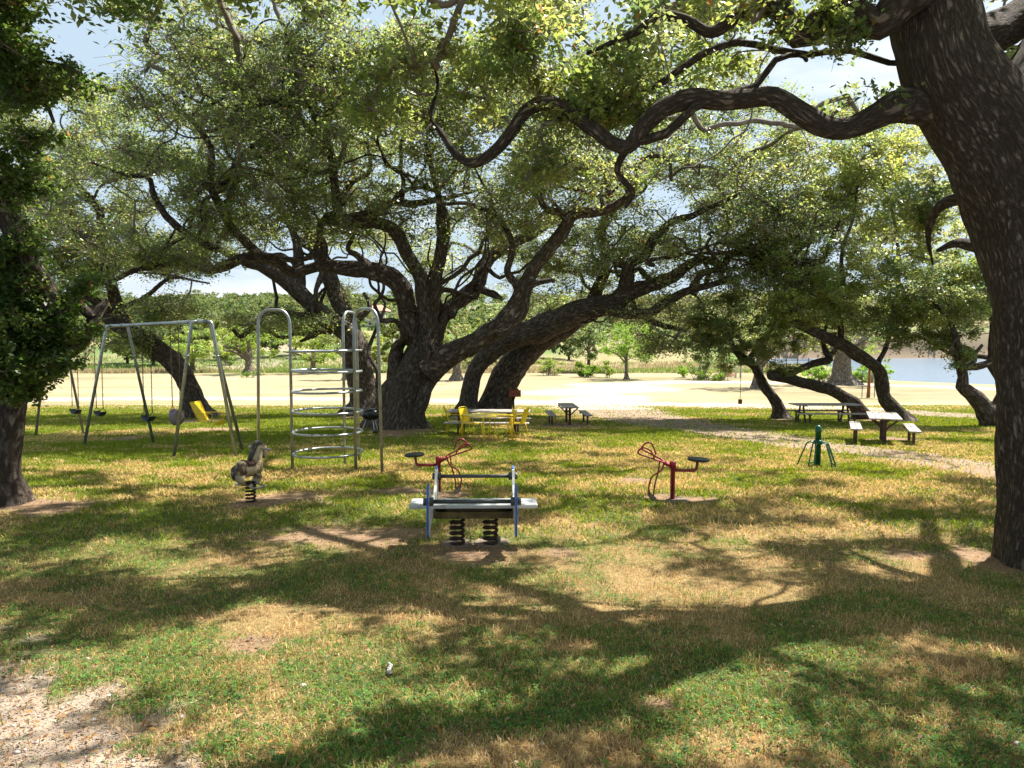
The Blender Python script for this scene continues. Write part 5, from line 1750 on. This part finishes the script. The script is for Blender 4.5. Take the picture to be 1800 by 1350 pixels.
MB().box((0, -.02, .33), (.87, .20, .012), bev=.002).box((0, -.125, .36), (.87, .010, .075)).box((0, .085, .36), (.87, .010, .075)).box((0, -.02, .40), (.60, .08, .055)).build('steel_channel', M_CHANNEL, ss)
for s_ in (-1, 1):
    MB().tube(helix((s_ * .185, -.02), .072, -.02, .325, 5.6, 20), .0175, 8).build('coil_spring', M_SPRING, ss, True)
    MB().lathe([(.095, .316), (.095, .326)], (s_ * .185, -.02, 0), 16).build('spring_plate', M_SPRING, ss)
MB().lathe([(.2, -.03), (.2, .012), (.19, .02)], (.2, .05, 0), 20).lathe([(.18, -.03), (.18, .01), (.17, .018)], (-.19, .03, 0), 20).build('footing', M_CONC, ss)

# ---- spring horse
hx, hy, hz = base(441, 882)
hs = empty('spring_horse', (hx, hy, hz), R(56), 'weathered cream and brown spring horse on a rusty coil with side foot loops', 'spring horse')
# body, built along +X (nose) as lofted oval sections
def loft(sections, sides=20):
    V = []; Fc = []
    for (c, rx, rz, tz) in sections:      # centre (x,z), half width y, half height, tilt
        for k in range(sides):
            a = 2 * math.pi * k / sides
            y = rx * math.cos(a); h = rz * math.sin(a)
            V.append((c[0] - h * math.sin(tz), y, c[1] + h * math.cos(tz)))
    n = len(sections)
    for i in range(n - 1):
        for k in range(sides):
            Fc.append((i * sides + k, i * sides + (k + 1) % sides, (i + 1) * sides + (k + 1) % sides, (i + 1) * sides + k))
    Fc.append(tuple(range(sides - 1, -1, -1))); Fc.append(tuple((n - 1) * sides + k for k in range(sides)))
    return V, Fc
bodyS = [((-.235, .50), .02, .02, 0), ((-.22, .50), .075, .085, 0), ((-.17, .50), .105, .125, 0), ((-.10, .495), .11, .125, 0), ((-.02, .485), .10, .105, 0), ((.06, .49), .10, .115, 0), ((.12, .52), .095, .135, .15), ((.165, .55), .07, .12, .3), ((.185, .56), .02, .05, .3)]
neckS = [((.06, .52), .085, .09, 1.2), ((.10, .60), .075, .095, 1.15), ((.13, .68), .06, .08, 1.1), ((.155, .75), .05, .068, 1.0), ((.185, .79), .049, .058, .6), ((.215, .785), .05, .058, .0), ((.24, .755), .048, .06, -.7), ((.25, .715), .044, .056, -1.2), ((.252, .67), .04, .048, -1.4), ((.25, .635), .037, .04, -1.5), ((.248, .615), .02, .02, -1.5)]
legS1 = [((.09, .42), .10, .06, 1.5), ((.13, .36), .095, .05, 1.3), ((.10, .30), .085, .04, 1.5), ((.07, .27), .08, .03, 1.5)]
legS2 = [((-.16, .42), .10, .07, 1.5), ((-.19, .36), .095, .05, 1.5), ((-.15, .30), .085, .045, 1.5), ((-.12, .27), .08, .03, 1.5)]
m = MB()
for S_ in (bodyS, neckS, legS1, legS2):
    m.addv(*loft(S_))
m.build('horse_body', M_HORSE, hs, True)
for s_ in (-1, 1):
    MB().lathe([(.001, 0), (.014, .01), (.008, .045), (.001, .055)], (.17, s_ * .026, .835), 8, tilt=Matrix.Rotation(R(-15), 3, 'Y')).build('ear', M_HORSE, hs, True)
V = []; Fc = []
mane = [(-.015, .60, .03), (.02, .68, .04), (.055, .76, .042), (.09, .825, .04), (.135, .865, .035), (.18, .865, .03), (.22, .835, .022)]
m = MB(); m.tube([(x, 0, z) for x, z, r_ in mane], [r_ for *_, r_ in mane], 10); m.build('mane', M_MANE, hs, True)
MB().tube([(-.235, 0, .56), (-.275, 0, .53), (-.285, 0, .44), (-.27, 0, .36)], [.022, .035, .032, .012], 10).build('tail', M_MANE, hs, True)
m = MB(); V, Fc = loft([((-.10, .575), .114, .06, 0), ((-.02, .565), .106, .048, 0), ((.03, .57), .10, .055, 0)]); m.addv(V, Fc); m.build('saddle', mat_simple('worn_brown_saddle', (.10, .035, .03), .5, 0, var=.5, scale=9), hs, True)
MB().tube([(.165, -.26, .775), (.165, .26, .775)], .017, 10).build('hand_grip', M_WOOD, hs, True)
m = MB()
for s_ in (-1, 1):
    m.tube(round_path([(-.02, s_ * .06, .275), (-.10, s_ * .10, .255), (-.12, s_ * .24, .245), (.07, s_ * .27, .245), (.09, s_ * .10, .255), (.03, s_ * .06, .275)], .06, 5), .011, 8)
m.build('foot_loop', M_GALV, hs, True)
MB().box((0, 0, .262), (.22, .14, .02), bev=.004).box((0, 0, .285), (.10, .1, .04)).build('mounting_plate', M_SPRING, hs)
MB().tube(helix((0, 0), .066, -.02, .25, 5.2, 18), .0145, 8).build('coil_spring', M_SPRING, hs, True)

# ---- two red toy diggers
def digger(px, py, side, label):
    x, y, z = base(px, py)
    g = empty('ride_on_digger', (x, y, z), 0, label, 'sand digger', 'red sand diggers facing each other')
    s = side     # +1: seat to the right
    MB().lathe([(.036, -.1), (.036, .46), (.046, .465), (.046, .56), (.036, .575), (.0, .58)], (0, 0, 0), 16).build('post', M_RED, g, True)
    MB().tube(round_path([(s * .03, 0, .44), (s * .36, .02, .43), (s * .37, .02, .575)], .13, 8), .021, 10).build('seat_arm', M_RED, g, True)
    MB().lathe([(.03, -.025), (.15, -.02), (.165, -.005), (.162, .012), (.14, .022), (.0, .026)], (s * .385, .02, .60), 28, tilt=Matrix.Rotation(R(3 * s), 3, 'Y')).build('seat', M_BLACKSEAT, g, True)
    u = -s
    # forked boom with two looped handles
    for dy, dz, nm in ((-.07, 0.0, 0), (.07, .055, 1)):
        pth = [(u * .02, dy * .3, .50), (u * .16, dy, .575 + dz * .4), (u * (.53 - .06 * nm), dy, .70 + dz), (u * (.54 - .09 * nm), dy, .73 + dz), (u * (.49 - .1 * nm), dy, .785 + dz * 1.1), (u * (.42 - .1 * nm), dy, .79 + dz * 1.1), (u * (.33 - .06 * nm), dy, .73 + dz * .6), (u * (.29 - .05 * nm), dy, .635 + dz * .6)]
        MB().tube(round_path(pth, .07, 6), .0125, 9).build('handle', M_RED, g, True)
    MB().tube([(u * .15, -.1, .565), (u * .15, .1, .585)], .017, 8).tube([(u * .02, 0, .50), (u * .12, 0, .55)], .03, 10).build('pivot', M_RED, g, True)
    # drooping dipper arms down to the scoop
    MB().tube(round_path([(u * .15, -.07, .575), (u * .17, -.07, .46), (u * .33, -.07, .36), (u * .375, -.07, .20), (u * .345, -.07, .045)], .05, 5), .0125, 9).build('dipper_arm', M_RED, g, True)
    MB().tube(round_path([(u * .18, .07, .585), (u * .20, .07, .42), (u * .26, .05, .2), (u * .275, .05, .05)], .04, 4), .0115, 9).build('dipper_arm', M_RED, g, True)
    # scoop: curved open tray with side cheeks
    V = []; Fc = []; n = 9
    for i in range(n):
        a = R(200 - 125 * i / (n - 1))
        px_, pz = .115 * math.cos(a), .115 * math.sin(a)
        for yy in (-.11, .11):
            V.append((u * (.235 - px_ * .0) + (-u) * px_ * 1.0, yy, .075 - pz * .75))
            V.append((u * (.235) + (-u) * px_ * 1.08, yy, .070 - pz * .82))
    for i in range(n - 1):
        b_ = i * 4
        Fc += [(b_, b_ + 2, b_ + 6, b_ + 4), (b_ + 1, b_ + 5, b_ + 7, b_ + 3), (b_, b_ + 4, b_ + 5, b_ + 1), (b_ + 2, b_ + 3, b_ + 7, b_ + 6)]
    m = MB().addv(V, Fc)
    cheek = lambda yy: [V[i * 4 + (0 if yy < 0 else 2)] for i in range(n)]
    for yy in (-.11, .11):
        ch = cheek(yy)
        k = len(m.v)
        m.v += ch; m.f.append(tuple(range(k, k + n)))
    m.build('scoop', M_SCOOP, g, True)
    MB().lathe([(.16, -.02), (.16, .008), (.15, .014)], (s * .06, -.02, 0), 20).build('footing', M_CONC, g)
    return g


digger(1182, 878, 1, 'red toy digger with its black seat turned to the right')
digger(771, 865, -1, 'red toy digger with its black seat turned to the left, behind the spring rider')

# ---- green spoked spinner
x, y, z = base(1437, 820)
g = empty('play_spinner', (x, y, z), R(12), 'green domed post with bent pipe arms spreading round it like an umbrella', 'play post')
MB().lathe([(.057, -.1), (.057, .70), (.066, .70), (.066, .74), (.058, .79), (.035, .825), (.0, .835)], (0, 0, 0), 20).build('post', M_GREENP, g, True)
MB().lathe([(.075, .455), (.085, .47), (.085, .52), (.075, .535)], (0, 0, 0), 20).build('collar', M_GREENP, g, True)
for k in range(5):
    for da in (-.16, .16):
        a = k * 2 * math.pi / 5 + da
        a2 = k * 2 * math.pi / 5 + da * .9
        c_, s_ = math.cos(a), math.sin(a)
        MB().tube(round_path([(.07 * c_, .07 * s_, .49), (.20 * math.cos(a2), .20 * math.sin(a2), .495), (.33 * math.cos(a2), .33 * math.sin(a2), .16), (.375 * math.cos(a2), .375 * math.sin(a2), .03)], .08, 5), .0125, 8).build('arm', M_GREENP, g, True)
    a = k * 2 * math.pi / 5
    MB().tube([(.375 * math.cos(a + t), .375 * math.sin(a + t), .03) for t in (-.15, -.05, .05, .15)], .0125, 8).build('foot_rest', M_GREENP, g, True)


# ---- picnic tables
def table_parts(L, label, loc, rz, frame='wood', group='weathered picnic tables', planks=5):
    t = empty('picnic_table', loc, rz, label, 'picnic table', group)
    # built along Y
    pw = .15
    for k in range(planks):
        MB().box(((k - (planks - 1) / 2) * (pw + .008), 0, .735 + .003 * ((k * 7) % 3 - 1)), (pw, L + .02 * ((k * 5) % 3 - 1), .04), bev=.005).build('table_board', M_WOOD, t)
    for s_ in (-1, 1):
        for k in (0, 1):
            MB().box((s_ * (.62 + k * .145), 0, .43), (.138, L, .04), bev=.005).build('bench_board', M_WOOD, t)
    for e in (-1, 1):
        yy = e * (L / 2 - .42)
        if frame == 'wood':
            MB().box((0, yy, .35), (.09, .09, .74), bev=.004).build('post', M_WOODDK, t)
            MB().box((0, yy, .695), (.70, .05, .04)).build('crosspiece', M_WOODDK, t)
            for s_ in (-1, 1):
                MB().box((s_ * .16, yy + .052, .53), (.045, .04, .42), rot=(0, s_ * R(47), 0)).build('brace', M_WOODDK, t)
                MB().box((s_ * .69, yy, .17), (.07, .07, .50), bev=.004).build('bench_post', M_WOODDK, t)
                MB().box((s_ * .69, yy, .385), (.28, .06, .05)).build('crosspiece', M_WOODDK, t)
        else:
            MB().box((0, yy, .39), (1.56, .06, .05)).build('crosspiece', M_WOODDK, t)
            for s_ in (-1, 1):
                MB().box((s_ * .27, yy + .05, .35), (.09, .045, .80), rot=(0, -s_ * R(20), 0), bev=.003).build('leg', M_WOODDK, t)
                MB().box((s_ * .66, yy, .185), (.07, .05, .40)).build('bench_post', M_WOODDK, t)
            MB().box((0, yy, .695), (.70, .05, .04)).build('crosspiece', M_WOODDK, t)
    return t


def put_table(px, py, L, rz, label, frame='wood', planks=5):
    x, y, z = base(px, py)
    y += 0.0
    return table_parts(L, label, (x, y, z), rz, frame, planks=planks)


def tab_at(px, d, L, rz, label, frame='wood', planks=5):
    x = (px - 900) / 1250 * d
    return table_parts(L, label, (x, d, gz(x, d)), rz, frame, planks=planks)


tab_at(1556, 19.6, 2.0, R(-24), 'bleached picnic table standing end-on nearest the green post', planks=5)
tab_at(999, 28.0, 2.0, R(2), 'small picnic table set end-on beside the dirt track', planks=4)
tab_at(1452, 27.8, 2.55, R(90), 'long picnic table standing broadside under the low level trunk', 'splay')
tab_at(859, 22.3, 2.6, R(86), 'long picnic table broadside behind the yellow chairs', 'splay')


# ---- yellow patio set
def yellow_chair_parts():
    t = empty('patio_chair', (0, 0, 0), 0)
    # seat sheet with slots, faces -Y
    m = MB()
    n = 9
    for i in range(n):
        x = (i - (n - 1) / 2) * .046
        m.box((x, 0, .42), (.036, .42, .006), bev=.001)
    m.box((0, -.215, .415), (.43, .02, .02)).box((0, .2, .415), (.43, .02, .02))
    m.build('seat', M_YELLOW, t)
    m = MB()
    for i in range(n):
        x = (i - (n - 1) / 2) * .046
        m.box((x * .97, .265, .645), (.043, .006, .42), rot=(R(-14), 0, 0), bev=.001)
    m.build('backrest', M_YELLOW, t)
    m = MB()
    pth = [(-.22, .2, .43), (-.225, .225, .5), (-.22, .32, .85)]
    pth2 = [(-.22, .32, .85), (-.16, .335, .885), (.16, .335, .885), (.22, .32, .85), (.225, .225, .5), (.22, .2, .43)]
    m.tube(round_path(pth + pth2[1:], .06, 5), .011, 8)
    m.build('back_frame', M_YELLOW, t, True)
    for s_ in (-1, 1):
        MB().tube(round_path([(s_ * .225, .27, .64), (s_ * .27, .05, .655), (s_ * .27, -.2, .64), (s_ * .25, -.23, .42)], .07, 5), .010, 8).build('armrest', M_YELLOW, t, True)
        MB().tube([(s_ * .21, -.21, .42), (s_ * .24, -.25, .0)], .011, 8).build('leg', M_YELLOW, t, True)
        MB().tube([(s_ * .21, .2, .42), (s_ * .235, .30, .0)], .011, 8).build('leg', M_YELLOW, t, True)
    return t


chair0 = yellow_chair_parts()
CG = 'yellow metal chairs round the yellow table'


def dup(root, loc, rz, label, group=None, first=False):
    if first:
        r = root
    else:
        r = root.copy(); C.objects.link(r)
        for ch in list(root.children):
            c = ch.copy(); C.objects.link(c); c.parent = r
    r.location = loc; r.rotation_euler = (0, 0, rz)
    tag(r, label, 'chair', group)
    return r


tx, ty, tz = base(856, 774)
CH = [(800, 764, R(100), 'yellow metal chair at the far left corner of the yellow table'), (829, 768, R(60), 'yellow metal chair tucked in on the left of the yellow table'),
      (886, 773, R(-75), 'yellow metal chair pulled out at the right front of the yellow table'), (908, 768, R(-110), 'yellow metal chair at the far right of the yellow table')]
for i, (px, py, rz, lab) in enumerate(CH):
    bx, by, bz = base(px, py)
    dup(chair0, (bx, by, bz), rz, lab, CG, i == 0)
yt = empty('patio_table', (tx, ty, tz), R(40), 'square yellow metal table with thin legs, its enamel sunlit', 'table')
m = MB()
for i in range(16):
    m.box(((i - 7.5) * .064, 0, .72), (.060, 1.02, .006), bev=.001)
m.build('table_top', M_YELLOW, yt)
MB().tube(round_path([(-.53, -.53, .712), (.53, -.53, .712), (.53, .53, .712), (-.53, .53, .712), (-.53, -.5, .712)], .06, 5), .014, 8).build('top_frame', M_YELLOW, yt, True)
for sx_ in (-1, 1):
    for sy_ in (-1, 1):
        MB().tube([(sx_ * .49, sy_ * .49, .71), (sx_ * .52, sy_ * .52, .0)], .016, 8).build('leg', M_YELLOW, yt, True)
        MB().tube([(sx_ * .47, sy_ * .47, .71), (sx_ * .47, sy_ * .52, .0)], .007, 6).build('leg_brace', M_YELLOW, yt, True)

# lone tilted chair by the swings
bx, by, bz = base(372, 762)
t = empty('patio_chair', (bx, by, bz), R(78), 'lone yellow metal chair tipped back beside the leaning grey oak', 'chair')
m = MB()
for i in range(9):
    m.box(((i - 4) * .052, -.02, .40), (.042, .56, .006), rot=(R(4), 0, 0), bev=.001)
m.build('seat', M_YELLOW, t)
m = MB()
for i in range(9):
    m.box(((i - 4) * .052, .42, .70), (.044, .008, .66), rot=(R(-27), 0, 0), bev=.001)
m.build('backrest', M_YELLOW, t)
m = MB().tube(round_path([(-.25, .27, .40), (-.25, .57, 1.0), (.25, .57, 1.0), (.25, .27, .40)], .06, 5), .016, 8)
m.build('back_frame', M_YELLOW, t, True)
for s_ in (-1, 1):
    MB().tube(round_path([(s_ * .26, .38, .64), (s_ * .29, .02, .66), (s_ * .29, -.26, .66), (s_ * .29, -.20, .42)], .08, 6), .012, 8).build('armrest', M_YELLOW, t, True)
    MB().tube(round_path([(s_ * .25, .25, .40), (s_ * .26, -.33, .42), (s_ * .26, -.18, .16), (s_ * .26, -.30, .0)], .06, 5), .012, 8).build('leg', M_YELLOW, t, True)
MB().box((0, -.30, .34), (.46, .012, .12)).build('apron', M_YELLOW, t)
MB().tube([(-.26, -.30, .015), (.26, -.30, .015)], .012, 8).build('foot_bar', M_YELLOW, t, True)

# ---- grills
def box_grill(px, py, rz, mat, label, s=1.0, h=1.0):
    x, y, z = base(px, py)
    g = empty('park_grill', (x, y, z), rz, label, 'grill')
    MB().lathe([(.04, -.1), (.04, h - .25 * s)], (0, 0, 0), 12).build('post', M_DKBAR, g, True)
    W_, D_, H_ = .5 * s, .42 * s, .28 * s
    z0 = h - .25 * s
    m = MB().box((0, 0, z0 + .01), (W_, D_, .012))
    m.box((0, -D_ / 2, z0 + H_ * .5), (W_, .010, H_)).box((0, D_ / 2, z0 + H_ * .5 + .02), (W_, .010, H_ + .04))
    m.box((-W_ / 2, 0, z0 + H_ * .55), (.010, D_, H_ * 1.1)).box((W_ / 2, 0, z0 + H_ * .45), (.010, D_, H_ * .9))
    m.box((-W_ * .18, 0, z0 + H_ + .03), (W_ * .62, D_, .012))
    m.build('firebox', mat, g)
    m = MB()
    for i in range(9):
        m.tube([((i - 4) * W_ * .105, -D_ / 2 + .01, z0 + H_ * .72), ((i - 4) * W_ * .105, D_ / 2 - .01, z0 + H_ * .72)], .005, 5)
    m.build('grate', M_DKBAR, g)
    return g


box_grill(903, 729, R(12), M_RUST, 'rusty red box grill on a post beside the leaning oak stems', 1.15, 1.15)
box_grill(1481, 728, R(5), M_GREYMET, 'grey sheet metal grill on a post in front of the low level trunk', .95, 1.0)
x, y, z = base(653, 762)
g = empty('kettle_grill', (x, y, z), 0, 'black kettle grill on pale legs beside the gnarled central bole', 'grill')
MB().lathe([(.03, .42), (.16, .45), (.26, .50), (.30, .60), (.30, .62)], (0, 0, 0), 28).build('bowl', M_KETTLE, g, True)
MB().lathe([(.305, .62), (.305, .635), (.27, .72), (.17, .79), (.03, .81)], (0, 0, 0), 28).build('lid', M_KETTLE, g, True)
MB().tube(round_path([(-.05, 0, .80), (-.05, 0, .85), (.05, 0, .85), (.05, 0, .80)], .02, 3), .009, 6).build('handle', M_WOODDK, g, True)
for a in (-60, 60, 180):
    MB().tube([(.15 * math.cos(R(a)), .15 * math.sin(R(a)), .48), (.33 * math.cos(R(a)), .33 * math.sin(R(a)), .0)], .014, 8).build('leg', M_ALU, g, True)
for a in (-60, 60):
    MB().lathe([(.02, -.015), (.075, -.015), (.075, .015), (.02, .015)], (.33 * math.cos(R(a)), .33 * math.sin(R(a)), .075), 14, 'Y').build('wheel', M_KETTLE, g, True)

# ---- rope swing with a wooden block
p = at(1301, 706, 30.4)
top = at(1301, 628, 30.4)
g = empty('rope_swing', (p[0], p[1], p[2]), 0, 'single rope with a small wooden block, hanging from the round-headed oak', 'rope swing')
MB().tube([(0, 0, .1), (.005, 0, .8), (0, 0, top[2] - p[2])], .012, 6).build('rope', M_ROPE, g)
MB().box((0, 0, 0), (.14, .14, .2), bev=.01).build('block', M_RUST, g)

# ---- staked young tree in the field
x, y, z = base(1526, 699)
g = empty('staked_trunk', (x, y, z), 0, 'bare young tree trunk between two thin wire stakes beyond the S-shaped oak', 'young tree')
MB().tube([(0, 0, -.1), (.03, 0, 1.0), (.07, 0, 2.7)], [.13, .10, .07], 10).build('trunk', M_RUST, g, True)
MB().tube([(-.40, .1, -.1), (-.38, .1, 1.9)], .03, 6).build('stake', M_DKBAR, g)
MB().tube([(.34, -.2, -.1), (.32, -.2, 2.2)], .03, 6).build('stake', M_DKBAR, g)
tc_ = np.array([x, y, z + 3.1]) + rng.normal(size=(12, 3)) * np.array([.6, .6, .45])
leaves('crown', tc_, .35, 120, .10, M_SOFT, g, (x, y, z), pal=MID)

# ---- things on the river bank
for px, lab in ((1293, 'left one of the two white posts beside the rusty dead brush'), (1301.5, 'right one of the two white posts beside the rusty dead brush')):
    x, y, z = base(px, 664)
    g = empty('white_post', (x, y, z), 0, lab, 'post', 'white posts by the bushes')
    MB().box((0, 0, .9), (.2, .2, 1.9), bev=.03).build('shaft', M_WHITEP, g)
    MB().box((0, 0, 1.9), (.28, .28, .1), bev=.03).build('cap', M_WHITEP, g)
x, y, z = base(1430, 670)
g = empty('lifeguard_ladder', (x, y, z), 0, 'pale ladder-like frame standing in the weeds near the river', 'ladder')
for s_ in (-1, 1):
    MB().box((s_ * .18, 0, 1.0), (.07, .07, 2.2)).build('rail', M_ALU, g)
for k in range(6):
    MB().box((0, 0, .3 + k * .32), (.30, .05, .06)).build('rung', M_ALU, g)
x, y, z = base(1420, 668)
g = empty('litter_bin', (x, y, z), 0, 'small dark bin on a post beside the ladder-like frame', 'bin')
MB().lathe([(.18, .75), (.26, .8), (.27, 1.3), (.2, 1.4), (.0, 1.42)], (0, 0, 0), 14).build('drum', M_DKBAR, g, True)
MB().tube([(0, 0, -.1), (0, 0, .8)], .05, 8).build('post', M_DKBAR, g)
x, y, z = base(1398, 645)
g = empty('waterside_railing', (x, y, z), R(5), 'dark railing with posts standing before the far water', 'railing')
for k in range(5):
    MB().box((-4 + k * 2.2, 0, .8), (.14, .14, 1.8)).build('post', M_DKBAR, g)
MB().box((.4, -.08, 1.3), (9.4, .06, .12)).build('rail', M_DKBAR, g)
MB().box((.4, -.08, .5), (9.4, .06, .12)).build('rail', M_DKBAR, g)

# wire fence across the pasture on the left
# ---- tiled house on the hill
p = at(664, 560, 300)
hx_, hy_ = p[0], p[1]
hz_ = at(664, 572, 300)[2]
g = empty('hill_house', (hx_, hy_, hz_), R(-8), 'white-walled house with a pink tiled roof on the wooded hill', 'house')
M_STUCCO = mat_simple('white_stucco', (.72, .68, .62), .8, 0, var=.08, scale=.5)
M_TILE = mat_simple('pink_roof_tile', (.58, .30, .20), .7, 0, var=.2, scale=1.2)
MB().box((0, 0, 1.5), (8.5, 7, 9)).build('wall', M_STUCCO, g)
for (wx, wz) in ((-2.6, 4.3), (0, 4.3), (2.6, 4.3), (-2.2, .9), (1.6, .9)):
    w_ = MB().box((wx, -3.52, wz), (1.1, .12, 1.4)).build('window', M_KETTLE, g)
    MB().box((wx, -3.56, wz - .78), (1.3, .2, .12)).build('sill', M_STUCCO, w_)
V = [(-5, -4.2, 6.0), (5, -4.2, 6.0), (5, 4.2, 6.0), (-5, 4.2, 6.0), (-1.6, 0, 8.6), (1.6, 0, 8.6), (-5, -4.2, 5.8), (5, -4.2, 5.8), (5, 4.2, 5.8), (-5, 4.2, 5.8)]
MB().addv(V, [(0, 1, 5, 4), (1, 2, 5), (2, 3, 4, 5), (3, 0, 4), (6, 7, 1, 0), (7, 8, 2, 1), (8, 9, 3, 2), (9, 6, 0, 3), (9, 8, 7, 6)]).build('roof', M_TILE, g)
MB().box((1, -4.6, 2.7), (6, 2.2, .3)).build('porch_roof', M_RUST, g)

# ---- small things in the grass
p = ground_at(686, 1182)
g = empty('lichen_stick', (p[0], p[1], p[2]), R(100), 'short stick crusted with pale lichen lying in the shaded grass', 'stick')
M_LICH = mat_simple('lichen_bark', (.12, .11, .10), .9, 0, var=.4, scale=40, bump=.5, dirt=(.5, .52, .5), dscale=55, dlo=.46, dhi=.56)
V_ = tube_arrays([(-.075, 0, .02), (-.03, .012, .026), (.03, -.004, .024), (.085, .008, .02)], [.010, .013, .012, .007], 12, .5)
A = Acc(); A.add(*V_); A.build('stick_wood', M_LICH, g)
def pebble(px, py, s, label, col_):
    p = ground_at(px, py)
    V = []; Fc = []
    n = 10
    for i in range(6):
        th = math.pi * (i + .5) / 6
        for k in range(n):
            a = 2 * math.pi * k / n
            q = 1 + .28 * (fbm(np.array([math.cos(a) * 1.3 + i * .3 + 5]), np.array([math.sin(a) * 1.3 + px]), 2)[0] - .5)
            V.append((s * q * math.sin(th) * math.cos(a), s * .8 * q * math.sin(th) * math.sin(a), s * .5 * math.cos(th) * q + s * .25))
    for i in range(5):
        for k in range(n):
            Fc.append((i * n + k, i * n + (k + 1) % n, (i + 1) * n + (k + 1) % n, (i + 1) * n + k))
    Fc += [tuple(range(n)), tuple(range(6 * n - 1, 5 * n - 1, -1))]
    o = MB().addv(V, Fc).build('stone', mat_simple('stone', col_, .8, 0, var=.2, scale=40, bump=.3), None, True)
    o.location = (p[0], p[1], p[2])
    tag(o, label, 'stone')
pebble(533, 1207, .022, 'rounded pale tan stone between the shade and the gravel', (.5, .43, .33))
pebble(1789, 1309, .02, 'pinkish white stone near the lower right corner', (.55, .45, .43))
pebble(318, 1262, .02, 'pale flat stone at the edge of the gravel', (.5, .47, .46))
